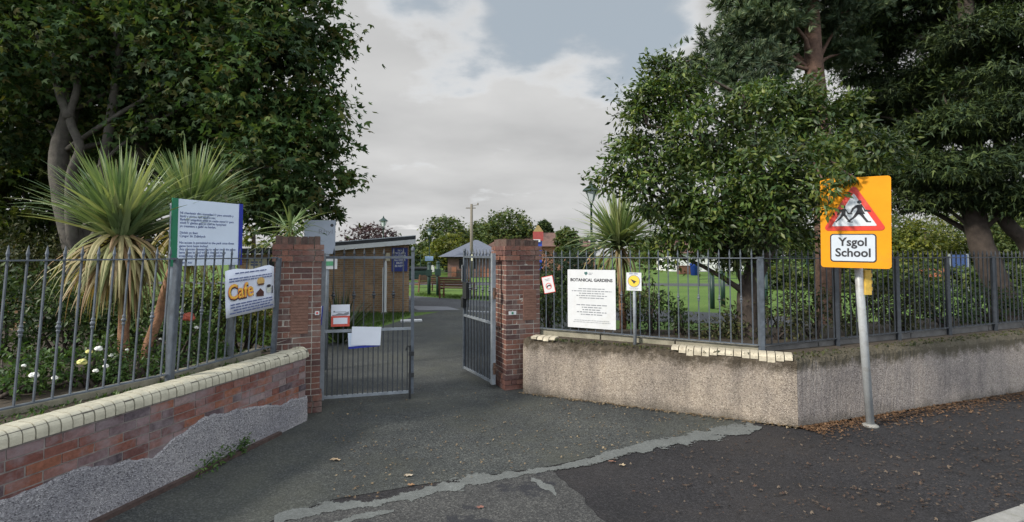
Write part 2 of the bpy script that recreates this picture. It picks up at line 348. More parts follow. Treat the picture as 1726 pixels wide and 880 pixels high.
def leafm(name, cols, trans=0.25, rough=0.5, spec=0.35, clump=0.25, tcol=None):
    k = len(cols) - 1
    return island_mat(name, [(i / k, c) for i, c in enumerate(cols)], rough, trans, tcol, spec=spec, clump=clump)
L_SYC = leafm('sycamore leaves', [(0.022, 0.048, 0.022), (0.034, 0.070, 0.032), (0.05, 0.092, 0.04), (0.06, 0.10, 0.04), (0.07, 0.105, 0.042), (0.095, 0.08, 0.035)], 0.28, .68, .2, clump=.4)
L_SYC2 = leafm('yellowing leaves', [(0.022, 0.045, 0.016), (0.045, 0.075, 0.02), (0.08, 0.115, 0.028), (0.13, 0.15, 0.03)], 0.40)
L_MAG = leafm('glossy evergreen leaves', [(0.018, 0.042, 0.016), (0.034, 0.066, 0.021), (0.052, 0.088, 0.026), (0.075, 0.11, 0.03), (0.12, 0.14, 0.04)], 0.20, 0.45, 0.4, clump=.5)
L_PINE = leafm('pine needles', [(0.035, 0.065, 0.04), (0.06, 0.095, 0.06), (0.09, 0.13, 0.08), (0.12, 0.14, 0.07)], 0.12, 0.6)
L_CON = leafm('dark conifer sprays', [(0.012, 0.026, 0.013), (0.022, 0.042, 0.018), (0.045, 0.07, 0.025), (0.085, 0.115, 0.036)], 0.12, 0.6)
L_SHR = leafm('shrub leaves', [(0.014, 0.032, 0.012), (0.028, 0.055, 0.018), (0.05, 0.085, 0.026), (0.075, 0.11, 0.03)], 0.2, 0.5)
L_YEL = leafm('yellow green shrub leaves', [(0.04, 0.065, 0.012), (0.09, 0.11, 0.02), (0.17, 0.17, 0.03)], 0.3, 0.5)
L_OLIVE = leafm('dull hedge leaves', [(0.022, 0.03, 0.014), (0.04, 0.052, 0.02), (0.065, 0.075, 0.028), (0.09, 0.08, 0.035)], 0.15, 0.6)
L_ROSE = leafm('rose bush leaves', [(0.02, 0.055, 0.012), (0.05, 0.10, 0.025), (0.09, 0.15, 0.04)], 0.25, 0.5)
L_PURP = leafm('purple leaves', [(0.022, 0.010, 0.014), (0.045, 0.018, 0.024), (0.06, 0.03, 0.03)], 0.15, 0.6)
L_FAR = leafm('park tree leaves', [(0.022, 0.045, 0.015), (0.045, 0.075, 0.02), (0.075, 0.105, 0.028), (0.11, 0.12, 0.03)], 0.25, 0.6)
L_CORD = leafm('green strap leaves', [(0.09, 0.15, 0.07), (0.15, 0.22, 0.10), (0.23, 0.30, 0.14), (0.35, 0.38, 0.20)], 0.2, 0.4, 0.5, 0.1)
L_DEAD = leafm('withered strap leaves', [(0.16, 0.20, 0.08), (0.32, 0.31, 0.15), (0.42, 0.35, 0.20), (0.28, 0.17, 0.10), (0.24, 0.27, 0.10)], 0.2, 0.6, 0.3, 0.1)
L_FALL = leafm('fallen leaves', [(0.09, 0.06, 0.042), (0.055, 0.038, 0.03), (0.15, 0.115, 0.085), (0.05, 0.036, 0.03), (0.085, 0.05, 0.036)], 0.1, 0.8, 0.2, 0.0)
L_RUST = leafm('rusty leaf crumbs', [(0.17, 0.095, 0.05), (0.10, 0.055, 0.032), (0.22, 0.13, 0.07), (0.08, 0.05, 0.035)], 0.1, 0.8, 0.2, 0.0)
L_TAN = leafm('tan leaf crumbs', [(0.20, 0.15, 0.09), (0.13, 0.085, 0.05), (0.28, 0.22, 0.14), (0.10, 0.07, 0.045)], 0.1, 0.8, 0.2, 0.0)
L_GRASS = leafm('grass blades', [(0.035, 0.075, 0.015), (0.06, 0.11, 0.022), (0.085, 0.14, 0.03)], 0.25, 0.6)
PETW = mat('white petals', (0.80, 0.80, 0.74), 0.7, 0.05)
PETY = mat('pale yellow petals', (0.72, 0.68, 0.25), 0.7, 0.1)
PETR = mat('coral petals', (0.55, 0.13, 0.08), 0.7, 0.15)

# ------------------------------------------------------------------ foliage
T_STAR = (np.array([(0, 0, 0), (-.22, .38, .05), (0, 1, -.10), (.22, .38, .05), (-.62, .55, -.06), (-.42, .10, .03), (.62, .55, -.06), (.42, .10, .03)]),
          [(0, 3, 2, 1), (0, 1, 4, 5), (0, 7, 6, 3)])
T_LANCE = (np.array([(0, 0, 0), (-.20, .42, .06), (0, .5, -.01), (.20, .42, .06), (0, 1, -.08)]), [(0, 2, 4, 1), (0, 3, 4, 2)])
T_TUFT = None
def _tuft(n=13, wdt=0.05):
    vs, fs = [], []
    r_ = np.random.default_rng(3)
    for k in range(n):
        a = 2 * math.pi * k / n + r_.uniform(-.2, .2); s = r_.uniform(.25, .95); L = r_.uniform(.75, 1.0)
        tip = np.array((math.cos(a) * s, math.sqrt(max(.05, 1 - s * s)), math.sin(a) * s)) * L
        side = np.array((-math.sin(a), 0, math.cos(a))) * wdt
        b0 = np.array((0, 0, 0)); o = len(vs)
        vs += [b0 - side * .6, b0 + side * .6, tip * .6 + side, tip, tip * .6 - side]; fs.append((o, o + 1, o + 2, o + 3, o + 4))
    return np.array(vs), fs
T_TUFT = _tuft()
T_SPRAY = (np.array([(0, 0, 0), (-.10, .3, 0), (0, 1, -.12), (.10, .3, 0), (-.34, .62, -.06), (-.03, .22, 0), (.34, .62, -.06), (.03, .22, 0), (-.30, .36, -.03), (-.02, .06, 0), (.30, .36, -.03), (.02, .06, 0)]),
           [(0, 3, 2, 1), (5, 1, 4), (7, 6, 3), (9, 5, 8), (11, 10, 7)])
def unit(a): return a / np.maximum(np.linalg.norm(a, axis=1, keepdims=True), 1e-9)
def leaves(name, P, A, U, S, T, m_, parent=None):
    tv, tf = T; n = len(P); k = len(tv)
    y = unit(A); x = unit(np.cross(y, U)); z = np.cross(x, y)
    S = S[:, None, None]
    V = P[:, None, :] + S * (tv[None, :, 0:1] * x[:, None, :] + tv[None, :, 1:2] * y[:, None, :] + tv[None, :, 2:3] * z[:, None, :])
    me = bpy.data.meshes.new(name); me.vertices.add(n * k); me.vertices.foreach_set('co', V.reshape(-1).astype(np.float32))
    flat = np.concatenate([np.array(f) for f in tf]); tot = np.array([len(f) for f in tf])
    loops = (np.arange(n)[:, None] * k + flat[None, :]).reshape(-1); tots = np.tile(tot, n)
    st = np.concatenate(([0], np.cumsum(tots)[:-1]))
    me.loops.add(len(loops)); me.loops.foreach_set('vertex_index', loops.astype(np.int32))
    me.polygons.add(len(tots)); me.polygons.foreach_set('loop_start', st.astype(np.int32)); me.polygons.foreach_set('loop_total', tots.astype(np.int32))
    me.materials.append(m_); me.update(calc_edges=True); me.validate()
    o = bpy.data.objects.new(name, me); COL.objects.link(o)
    if parent: o.parent = parent
    return o
def crown_points(lobes, per, cl_r, n_per, shell=0.55, flat=0.7):
    """lobes: (centre, (rx,ry,rz)); clumps of leaves gathered on the outer part of every lobe"""
    Ps, Os, Cs = [], [], []
    for c, r in lobes:
        c = np.array(c, float); r = np.array(r, float)
        vol = (r[0] * r[1] * r[2]) ** (2 / 3); nc = max(4, int(per * vol))
        d = unit(rng.normal(size=(nc, 3))); q = rng.uniform(shell ** 3, 1.08, nc) ** (1 / 3)
        cc = c + d * r * q[:, None]
        rr = cl_r * rng.uniform(.55, 1.35, nc)
        off = rng.normal(size=(nc, n_per, 3)) * 0.55; off[:, :, 2] *= flat
        Ps.append((cc[:, None, :] + off * rr[:, None, None]).reshape(-1, 3))
        Os.append((d[:, None, :] * 0.6 + off).reshape(-1, 3)); Cs.append(cc)
    return np.concatenate(Ps), np.concatenate(Os), np.concatenate(Cs)
def foliage(name, lobes, per, cl_r, n_per, size, T, m_, parent, up=0.7, droop=0.35, shell=0.55, flat=0.7):
    P, O, C = crown_points(lobes, per, cl_r, n_per, shell, flat); n = len(P)
    O = unit(O)
    U = unit(O * 0.45 + np.array((0, 0, up)) + rng.normal(size=(n, 3)) * 0.45)
    A = O * 0.8 + rng.normal(size=(n, 3)) * 0.7 + np.array((0, 0, -droop))
    S = size * rng.uniform(.6, 1.25, n)
    leaves(name, P, A, U, S, T, m_, parent); return C
def limb(a, b, r0, r1, k=5, bend=0.12):
    a, b = Vector(a), Vector(b); L = (b - a).length; pts = []; rs = []
    off = Vector((random.uniform(-1, 1), random.uniform(-1, 1), random.uniform(0, .8))) * bend * L
    for i in range(k + 1):
        t = i / k; pts.append(a.lerp(b, t) + off * math.sin(math.pi * t) + Vector((random.uniform(-1, 1), random.uniform(-1, 1), 0)) * 0.012 * L * (0 < i < k)); rs.append(r0 + (r1 - r0) * t)
    return pts, rs
def smooth(P, Rr, k=4):
    P = [Vector(p) for p in P]; o, q = [], []
    for i in range(len(P) - 1):
        a, b, c, d = P[max(i - 1, 0)], P[i], P[i + 1], P[min(i + 2, len(P) - 1)]
        for j in range(k):
            t = j / k; o.append(0.5 * ((2 * b) + (c - a) * t + (2 * a - 5 * b + 4 * c - d) * t * t + (3 * b - a - 3 * c + d) * t ** 3)); q.append(Rr[i] + (Rr[i + 1] - Rr[i]) * t)
    return o + [P[-1]], q + [Rr[-1]]
def tree(name, label, trunk, lobes, bark, leaf, T, size, per, cl_r, n_per, group=None, cat='tree', limbs=None, twigs=2, up=0.7, droop=0.35, shell=0.55, flat=0.7, r1=None):
    """trunk: list of (point, radius); a limb grows from it into each lobe, twigs into the clumps"""
    base = Vector(trunk[0][0]); root = thing(name, label, cat, base, group=group)
    rel = lambda p: Vector(p) - base
    sp, sr_ = smooth([rel(p) for p, r in trunk], [r for p, r in trunk]); mb = MB(); mb.tube(sp, sr_, 12, wob=0.05)
    mb.build('trunk', bark, root, True)
    lb = [((np.array(c) - np.array(base)), r) for c, r in lobes]
    C = foliage('crown', lb, per, cl_r, n_per, size, T, leaf, root, up, droop, shell, flat)
    bb = MB(); tr = [(rel(p), r) for p, r in trunk]
    for c, r in lb:
        c = Vector(c); src, sr = min(tr[1:], key=lambda q: (q[0] - c).length + 3 * max(0, q[0].z + 0.45 * math.hypot(c.x - q[0].x, c.y - q[0].y) - c.z))
        p, q = limb(src, c, max(0.02, sr * 0.3), 0.015); bb.tube(p, q, 6)
        near = sorted(C, key=lambda k: (Vector(k) - c).length + random.uniform(0, .8))[:twigs * 6:6] if twigs else []
        for k in near:
            p, q = limb(c, Vector(k), 0.02, 0.006, 3); bb.tube(p, q, 4)
    for pts, r0_, r1_ in (limbs or []):
        sp, sr_ = smooth([rel(p) for p in pts], [r0_ + (r1_ - r0_) * i / (len(pts) - 1) for i in range(len(pts))]); bb.tube(sp, sr_, 8, wob=0.04)
    bb.build('branch', bark, root, True)
    return root
def shrub(name, label, c, r, m_, T=T_LANCE, size=0.08, per=34, cl_r=0.15, n_per=22, group=None, lobes=None, cat='shrub', stem=BARKD, up=0.7, droop=0.1):
    base = Vector((c[0], c[1], c[2])); root = thing(name, label, cat, base, group=group)
    if lobes is None:
        lobes = [((0, 0, r[2] * 0.9), (r[0], r[1], r[2]))]
        for k in range(4):
            a = random.uniform(0, 6.28); lobes.append(((math.cos(a) * r[0] * .55, math.sin(a) * r[1] * .55, r[2] * random.uniform(.6, 1.35)), (r[0] * .55, r[1] * .55, r[2] * .55)))
    C = foliage('foliage', lobes, per * 3.2, cl_r, n_per, size, T, m_, root, up, droop, 0.35)
    mb = MB()
    for k in range(7):
        q = Vector(C[random.randrange(len(C))]); p, rr = limb((random.uniform(-.08, .08), random.uniform(-.08, .08), 0), q, 0.022, 0.006, 4); mb.tube(p, rr, 5)
    mb.build('stem', stem, root, True)
    return root
def straps(name, n, L, wdt, el, m_, parent, c=(0, 0, 0), sag=0.5, az=None, rad=0.08):
    """long strap leaves: el is the (low, high) start elevation in degrees"""
    vs, fs = [], []; K = 7
    for i in range(n):
        a = random.uniform(0, 6.283) if az is None else random.uniform(*az); e = R(random.uniform(*el)); l = L * random.uniform(.65, 1.15); ww = wdt * random.uniform(.7, 1.2)
        h = Vector((math.cos(a), math.sin(a), 0)); side = Vector((-math.sin(a), math.cos(a), 0)); p = Vector(c) + h * rad * random.random() + Vector((0, 0, random.uniform(-.12, .12)))
        sg = sag * random.uniform(.5, 1.6); tw = random.uniform(-.5, .5); o = len(vs)
        for k in range(K + 1):
            t = k / K; wk = ww * (0.75 + 0.5 * math.sin(math.pi * min(1, t * 1.3))) * (1 - t ** 2.2) + 0.003
            d = h * math.cos(e) + Vector((0, 0, math.sin(e))); nrm = d.cross(side)
            s2 = (side * math.cos(tw * t) + nrm * math.sin(tw * t))
            vs += [p - s2 * wk / 2 + nrm * wk * -.18, p, p + s2 * wk / 2 + nrm * wk * -.18]
            p = p + d * (l / K); e = e - sg * (l / K) * max(0.15, math.cos(e)) * (0.6 + 1.2 * t)
            e = max(e, R(-86))
        for k in range(K):
            b = o + k * 3; fs += [(b, b + 1, b + 4, b + 3), (b + 1, b + 2, b + 5, b + 4)]
    me = bpy.data.meshes.new(name); me.from_pydata([tuple(v) for v in vs], [], fs); me.materials.append(m_); me.update()
    ob = bpy.data.objects.new(name, me); COL.objects.link(ob)
    if parent: ob.parent = parent
    return ob

# ------------------------------------------------------------------ lettering
def text(s, size, x, z, m_, parent, name='lettering', y=-0.004, align='LEFT', bold=0.0, width=None, space=1.0, depth=0.0008, shear=0.0, line=1.0):
    cu = bpy.data.curves.new('t', 'FONT'); cu.body = s; cu.size = size; cu.align_x = align; cu.offset = bold; cu.space_character = space; cu.extrude = depth; cu.shear = shear; cu.space_line = line
    cu.resolution_u = 3
    o = bpy.data.objects.new('t', cu); COL.objects.link(o); bpy.context.view_layer.update()
    me = bpy.data.meshes.new_from_object(o.evaluated_get(bpy.context.evaluated_depsgraph_get())); me.name = name
    bpy.data.objects.remove(o); bpy.data.curves.remove(cu)
    xs = [v.co.x for v in me.vertices]; kx = 1.0
    if width and xs: kx = width / (max(xs) - min(xs))
    for v in me.vertices: v.co = Vector((x + v.co.x * kx, y - v.co.z, z + v.co.y))
    me.materials.clear(); me.materials.append(m_)
    ob = bpy.data.objects.new(name, me); COL.objects.link(ob); ob.parent = parent; return ob
def small_print(rows, x0, x1, z0, dz, h, m_, parent, y=-0.004, centre=False, name='small_print'):
    """lines of print too small to read: one strip per word"""
    mb = MB(); z = z0; rr = random.Random(5)
    for frac in rows:
        if frac:
            L = (x1 - x0) * frac; x = x0 + ((x1 - x0) - L) / 2 if centre else x0; e = x + L
            while x < e:
                l = min(rr.uniform(1.5, 6.0) * h, e - x); mb.box((x, y - .0006, z), (x + l, y + .0006, z + h)); x += l + h * .9
        z -= dz
    return mb.build(name, m_, parent)
def rrect(w_, h_, r, n=5, x=0, z=0):
    pts = []
    for cx, cz, a0 in ((w_ - r, r, -90), (w_ - r, h_ - r, 0), (r, h_ - r, 90), (r, r, 180)):
        for k in range(n + 1):
            a = R(a0 + 90 * k / n); pts.append((x + cx + r * math.cos(a), z + cz + r * math.sin(a)))
    return pts
def disc(cx, cz, r, n=24): return [(cx + r * math.cos(2 * math.pi * k / n), cz + r * math.sin(2 * math.pi * k / n)) for k in range(n)]
def ring(mb, cx, cz, r0, r1, y0, y1, n=28, mi=0):
    for k in range(n):
        a, b = 2 * math.pi * k / n, 2 * math.pi * (k + 1) / n
        q = [(cx + r * math.cos(t), cz + r * math.sin(t)) for r, t in ((r0, a), (r1, a), (r1, b), (r0, b))]
        mb.add([(p[0], y0, p[1]) for p in q], [(0, 1, 2, 3)], mi)
        mb.add([(q[1][0], y0, q[1][1]), (q[1][0], y1, q[1][1]), (q[2][0], y1, q[2][1]), (q[2][0], y0, q[2][1])], [(0, 1, 2, 3)], mi)

# ================================================================== GROUND
def sheet(name, pts, z, m_, jag=0.0, step=0.08, rag=None):
    """flat sheet; rag: set of edge indices whose outline is broken up"""
    P = []
    n = len(pts)
    for i in range(n):
        a, b = Vector(pts[i][:2]), Vector(pts[(i + 1) % n][:2]); P.append(a)
        if rag and i in rag:
            L = (b - a).length; k = int(L / step); nrm = Vector((-(b - a).y, (b - a).x)).normalized(); o = 0
            for j in range(1, k):
                o = o * 0.55 + random.uniform(-jag, jag); P.append(a.lerp(b, j / k) + nrm * o)
    me = bpy.data.meshes.new(name); me.from_pydata([(p.x, p.y, z) for p in P], [], [tuple(range(len(P)))]); me.update()
    if me.polygons[0].normal.z < 0: me.flip_normals()
    me.materials.append(m_); o = bpy.data.objects.new(name, me); COL.objects.link(o); o['kind'] = 'structure'; return o

OLD = asphalt('old greenish tarmac', (0.032, 0.036, 0.038), (0.070, 0.074, 0.070), 0.55, tint=(0.066, 0.068, 0.052))
MID = asphalt('worn pavement tarmac', (0.042, 0.042, 0.043), (0.068, 0.068, 0.066), 0.5, patch=(0.020, 0.021, 0.026))
NEW = asphalt('dark pavement tarmac', (0.014, 0.0135, 0.0155), (0.028, 0.0265, 0.029), 0.5, tint=(0.034, 0.029, 0.027))
PATHM = asphalt('park path tarmac', (0.05, 0.053, 0.06), (0.075, 0.08, 0.088), 0.4)
ROADM = asphalt('road tarmac', (0.03, 0.031, 0.033), (0.05, 0.05, 0.052), 0.4)
LAWN = grass_mat('lawn', (0.062, 0.115, 0.022), (0.09, 0.155, 0.03), (0.125, 0.185, 0.042))

sheet('ground', [(-600, -600), (600, -600), (600, 600), (-600, 600)], -0.16, mat('rough ground', (0.06, 0.075, 0.03), 0.95, 0.3, 0.5))
WC, WD = Vector((3.39, 6.16)), Vector((7.79, 7.79)); wdir = (WD - WC).normalized()
sheet('lawn', [(-200, 9.0), (0.2, 9.2), (3.3, 7.6), (3.3 + wdir.x * 200, 7.6 + wdir.y * 200), (200, 320), (-200, 320)], -0.012, LAWN)
kd = Vector((0.925, 0.38)).normalized(); K0 = G(1640, 878)
kp = lambda s, o=0.0: (K0.x + kd.x * s + kd.y * o, K0.y + kd.y * s - kd.x * o)
sheet('road', [kp(-40, 0.14), kp(60, 0.14), kp(60, 9), kp(-40, 9)], -0.10, ROADM)
mb = MB()
s = -14.0
while s < 26:
    a, b = kp(s), kp(s + 0.905); c, d = kp(s + 0.905, 0.14), kp(s, 0.14)
    zz_ = random.uniform(-.002, .004)
    mb.slab([a, d, c, b], -0.15, 0.006 + zz_); s += 0.915
ko = mb.build('kerb', KERB, None, bevel=0.012); ko['kind'] = 'structure'
sheet('pavement', [kp(-14), kp(26), (28, 15.6), (3.4, 6.1), (0.2, 7.7), (-3.0, 6.3), (-4.6, 0.2), (-8, -3)], -0.004, NEW)
strip_px = [(470, 872), (560, 842), (700, 818), (850, 797), (930, 785), (1030, 762), (1120, 745), (1200, 728), (1268, 713)]
sp = [G(*p) for p in strip_px]
inner = [(p.x, p.y) for p in sp]
fore = inner + [(3.2, 6.30), (0.35, 7.75), (0.7, 9.6), (2.5, 16), (-1.5, 20.5), (-3.2, 17), (-3.9, 13.4), (-4.3, 11.2), (-4.2, 8.2), (-2.9, 6.5), (-2.55, 6.4), (-3.3, 3.7), (-3.75, 2.2), (-3.0, 2.2)]
sheet('forecourt', fore, 0.0, OLD)
wp = [G(380, 905), G(560, 858), G(820, 806), G(925, 790), G(1000, 860), G(1075, 935), G(700, 1120), G(200, 1200)]
sheet('worn_pavement', [(p.x, p.y) for p in wp], 0.001, MID, 0.03, 0.1, {3, 4})
def crumbly(name, col):
    m_, t, p = new_mat(name); c = t.nodes.new('ShaderNodeTexCoord'); uv = t.nodes.new('ShaderNodeSeparateXYZ'); t.links.new(c.outputs['UV'], uv.inputs[0])
    def nz(sc_, d=8.0, r=0.7):
        n = node(t, 'ShaderNodeTexNoise', Scale=sc_, Detail=d, Roughness=r); t.links.new(c.outputs['Object'], n.inputs['Vector']); return n.outputs[0]
    def mth(op, a, b):
        n = t.nodes.new('ShaderNodeMath'); n.operation = op
        for i_, v in enumerate((a, b)):
            if isinstance(v, (int, float)): n.inputs[i_].default_value = v
            else: t.links.new(v, n.inputs[i_])
        return n.outputs[0]
    e = mth('SUBTRACT', 1.0, mth('ABSOLUTE', mth('SUBTRACT', mth('MULTIPLY', uv.outputs[1], 2.0), 1.0), 0.0))     # 0 at both edges, 1 along the middle
    h = mth('ADD', mth('MULTIPLY', e, 0.9), mth('MULTIPLY', mth('SUBTRACT', nz(5.5), 0.5), 2.7))
    a = ramp(t, h, [(0.30, (0, 0, 0)), (0.40, (1, 1, 1))])
    o = ramp(t, nz(3.0), [(0.3, tuple(x * .72 for x in col)), (0.7, tuple(x * 1.12 for x in col))])
    v = node(t, 'ShaderNodeTexVoronoi', Scale=110.0); t.links.new(c.outputs['Object'], v.inputs['Vector']); sp_ = t.nodes.new('ShaderNodeSeparateColor'); t.links.new(v.outputs['Color'], sp_.inputs[0])
    o = mixc(t, 1.0, o, ramp(t, sp_.outputs[0], [(0, (.75,) * 3), (1, (1.2,) * 3)]), 'MULTIPLY')
    t.links.new(o, p.inputs['Base Color']); t.links.new(a, p.inputs['Alpha']); p.inputs['Roughness'].default_value = .9; bump(t, p, v.outputs['Distance'], .4, .006)
    return m_
CRUMB = crumbly('crumbling cement', (0.125, 0.133, 0.128))
def strip(pairs, name):
    """cement strip laid as a narrow sheet, pairs of (px, py_top, py_bottom); its edges crumble away"""
    vs, fs, uvs = [], [], []; k = len(pairs)
    for i_, (x, t_, b_) in enumerate(pairs):
        e = .12 * (b_ - t_) + 0.8
        for v, y in ((0, b_ + e), (1, t_ - e)): q = G(x, y); vs.append((q.x, q.y, .005)); uvs.append((i_, v))
    for i_ in range(k - 1): fs.append((2 * i_, 2 * i_ + 2, 2 * i_ + 3, 2 * i_ + 1))
    me = bpy.data.meshes.new(name); me.from_pydata(vs, [], fs); l = me.uv_layers.new(name='UVMap')
    for lp in me.loops: l.data[lp.index].uv = uvs[lp.vertex_index]
    me.update(); me.materials.append(CRUMB); o = bpy.data.objects.new(name, me); COL.objects.link(o); o['kind'] = 'structure'; return o
strip([(462, 868, 890), (500, 856, 878), (540, 848, 868), (580, 846, 860), (640, 843, 855), (700, 826, 843), (760, 809, 830), (800, 800, 821), (850, 796, 808), (900, 791, 800), (940, 784, 793), (1000, 770, 783), (1060, 750, 768), (1120, 738, 759), (1180, 725, 747), (1230, 716, 739), (1262, 713, 731), (1276, 716, 726), (1284, 719, 722)], 'cement_strip')
strip([(895, 806, 813), (915, 810, 828), (930, 818, 834), (938, 829, 840)], 'cement_strip')
strip([(560, 880, 890), (600, 868, 879), (640, 861, 869), (664, 859, 863)], 'cement_strip')
# park path beyond the gates, with a paler slab and the way across
sheet('park_path', [(-1.9, 18.6), (-4.0, 18.0), (-12, 22), (-14, 24.5), (-4.8, 25.2), (-2.2, 23.2), (3.4, 20.0), (9, 17.0), (9, 14.5), (2.4, 16.2)], -0.006, PATHM)
sheet('pale_path_slab', [(-3.4, 18.7), (-1.9, 18.9), (-2.5, 20.0), (-4.1, 20.4)], 0.002, mat('pale slab', (0.16, 0.17, 0.19), 0.8, 0.15, 3))
sheet('pale_path_slab', [(-1.62, 18.4), (-0.7, 18.0), (-0.7, 18.3), (-1.6, 18.7)], 0.002, mat('pale paving', (0.22, 0.23, 0.25), 0.8, 0.15, 3))
sheet('far_path', [(-40, 36), (60, 30), (60, 33), (-40, 39)], -0.006, PATHM)

# raised garden beds
def bed(name, pts_list, m_=SOIL):
    n = len(pts_list[0]); vs = [p for row in pts_list for p in row]; fs = []
    for i in range(len(pts_list) - 1):
        for j in range(n - 1): fs.append((i * n + j, i * n + j + 1, (i + 1) * n + j + 1, (i + 1) * n + j))
    me = bpy.data.meshes.new(name); me.from_pydata(vs, [], fs); me.update(); me.materials.append(m_)
    o = bpy.data.objects.new(name, me); COL.objects.link(o); o['kind'] = 'structure'; return o
LF = [Vector((-4.87, 1.8)), Vector((-3.87, 3.79)), Vector((-3.27, 4.98)), Vector((-2.95, 6.3))]      # left railing line
RF = [Vector((0.36, 8.08)), Vector((3.20, 6.62)), Vector((3.2 + wdir.x * 9.5, 6.62 + wdir.y * 9.5))]  # right railing line
bed('garden_bed', [[(-4.55, 0.0, .74), (-4.0, 1.2, .76), (-3.42, 3.4, .78), (-3.0, 5.0, .77), (-2.72, 6.35, .76)],
                   [(-5.5, 0.6, .78), (-5.0, 1.8, .80), (-4.0, 3.85, .80), (-3.35, 5.1, .80), (-3.05, 6.5, .8)],
                   [(-12, 3, .8), (-11, 5, .8), (-10, 8.5, .75), (-7.0, 9.5, .7), (-3.9, 8.6, .5)],
                   [(-16, 4, .2), (-15, 7, .1), (-12, 12, -.02), (-8.0, 12.5, -.02), (-4.5, 9.6, -.02)]])
bed('garden_bed', [[(0.2, 7.9, .74), (3.3, 6.36, .74), (8.0, 8.1, .78), (13.5, 10.15, .8)],
                   [(0.5, 8.25, .82), (3.25, 6.85, .82), (7.7, 8.5, .84), (13.2, 10.6, .86)],
                   [(0.8, 9.2, .72), (3.3, 8.6, .78), (7.2, 9.8, .78), (12.6, 12.0, .78)],
                   [(1.0, 10.2, -.02), (3.5, 10.6, -.02), (6.6, 11.6, -.02), (12.0, 14, -.02)]])

# ================================================================== LEFT WALL
def left_wall():
    A, B = Vector((-4.42, -0.45, 0)), Vector((-2.55, 6.40, 0)); L = (B - A).length; dirv = (B - A).normalized()
    M = frame(A, B); t = thing('garden_wall', 'low red brick wall with rounded cream coping and grey pebbledash along its foot', 'wall', mat=M)
    core = MB(); core.box((0, 0.003, 0), (L, 0.236, 0.765)); core.build('mortar_core', mat('dirty wall mortar', (.22, .195, .18), .95, .3, 12, bs=.4), t)
    mb = MB(); z = 0.0; row = 0
    while z < 0.74:
        x = -0.11 * (row % 2)
        while x < L - 0.01:
            ln = 0.215 if random.random() < .75 else 0.1025
            x0, x1 = max(x, 0), min(x + ln, L)
            if x1 - x0 > 0.03:
                j = random.uniform(-.003, .003)
                mb.box((x0, -0.002 + j, z + .005), (x1, 0.07, z + .070), skew=0.0018)
            x += ln + 0.010
        mb.box((L - 0.11, .075, z + .005), (L + .003, .236, z + .070), skew=0.0018)
        z += 0.0755; row += 1
    mb.build('brick_facing', BRICKW, t)
    # pebbledash below, ragged where it has fallen off
    pm = MB(); top = []; k = int(L / 0.035)
    key = [(0, .42), (.40, .44), (.558, .423), (.64, .447), (.671, .391), (.72, .315), (.743, .425), (.761, .434), (.793, .52), (.84, .47), (.888, .44), (.94, .34), (.97, .33), (1.0, .30)]
    def ktop(u):
        for (a, ha), (b, hb) in zip(key, key[1:]):
            if a <= u <= b: return ha + (hb - ha) * (u - a) / (b - a)
        return .4
    for i in range(k + 1):
        u = i / k; oo = (oo * .86 + random.uniform(-.012, .012)) if i else 0.0; top.append(ktop(u) + oo + random.uniform(-.006, .006))
    vs, fs = [], []
    for i in range(k + 1):
        x = L * i / k + (0.012 if i == k else 0); h = top[i]
        for q, (fz, off) in enumerate(((0, .024), (.2, .022), (.4, .019), (.6, .018), (.8, .016), (.95, .014), (1, .004))):
            vs.append((x, -off - random.uniform(0, .004), h * fz))
        vs.append((x, 0.004, h))
    for i in range(k):
        for q in range(7): a = i * 8 + q; fs.append((a, a + 8, a + 9, a + 1))
    pm.add(vs, fs)
    pm.box((L + .001, -.020, 0), (L + .014, .24, .27))
    pm.build('pebbledash_render', roughcast('purplish grey pebbledash', (0.33, 0.325, 0.345), (0.14, 0.135, 0.15), (0.52, 0.51, 0.53)), t)
    ft = MB(); ft.box((0, -.075, -.02), (L * .93, -.02, .035)); ft.build('wall_footing', mat('mossy footing brick', (0.065, 0.042, 0.036), .9, .4, 20, bs=.5), t)
    # rounded coping bricks on edge
    cm = MB(); x = 0.0
    while x < L - .04:
        wd = 0.069; prof = []
        y0, y1, z0, z1, r = -0.016, 0.25, .768, .875, .068
        j = random.uniform(-.004, .004); jz = random.uniform(-.003, .003)
        prof.append((y0 + j, z0)); 
        for q in range(6): a = R(180 - 18 * q); prof.append((y0 + j + r + r * math.cos(a), z1 + jz - r + r * math.sin(a)))
        for q in range(6): a = R(90 - 18 * q); prof.append((y1 + j - r + r * math.cos(a), z1 + jz - r + r * math.sin(a)))
        prof.append((y1 + j, z0)); n = len(prof)
        vs = [(x, p[0], p[1]) for p in prof] + [(x + wd, p[0], p[1]) for p in prof]
        cm.add(vs, [tuple(range(n)), tuple(reversed(range(n, 2 * n)))] + [(i, i + n, (i + 1) % n + n, (i + 1) % n) for i in range(n)]); x += wd + .009
    # the last bricks turn the corner
    cc = Vector((x - .005, .118, 0))
    for q in range(6):
        a0, a1 = R(-80 + 27 * q), R(-80 + 27 * q + 24)
        vs = []
        for a in (a0, a1):
            for rr, zz2 in ((.02, .768), (.134, .768), (.132, .81), (.115, .85), (.08, .884), (.02, .892)): vs.append((cc.x + rr * math.cos(a), cc.y + rr * math.sin(a), zz2))
        cm.add(vs, [tuple(range(6)), tuple(reversed(range(6, 12)))] + [(i, i + 6, (i + 1) % 6 + 6, (i + 1) % 6) for i in range(6)])
    cm.build('coping', CREAM, t)
    mm = MB(); mm.box((0, .0, .766), (L + .04, .236, .855)); mm.build('coping_mortar', DMORT, t)
left_wall()

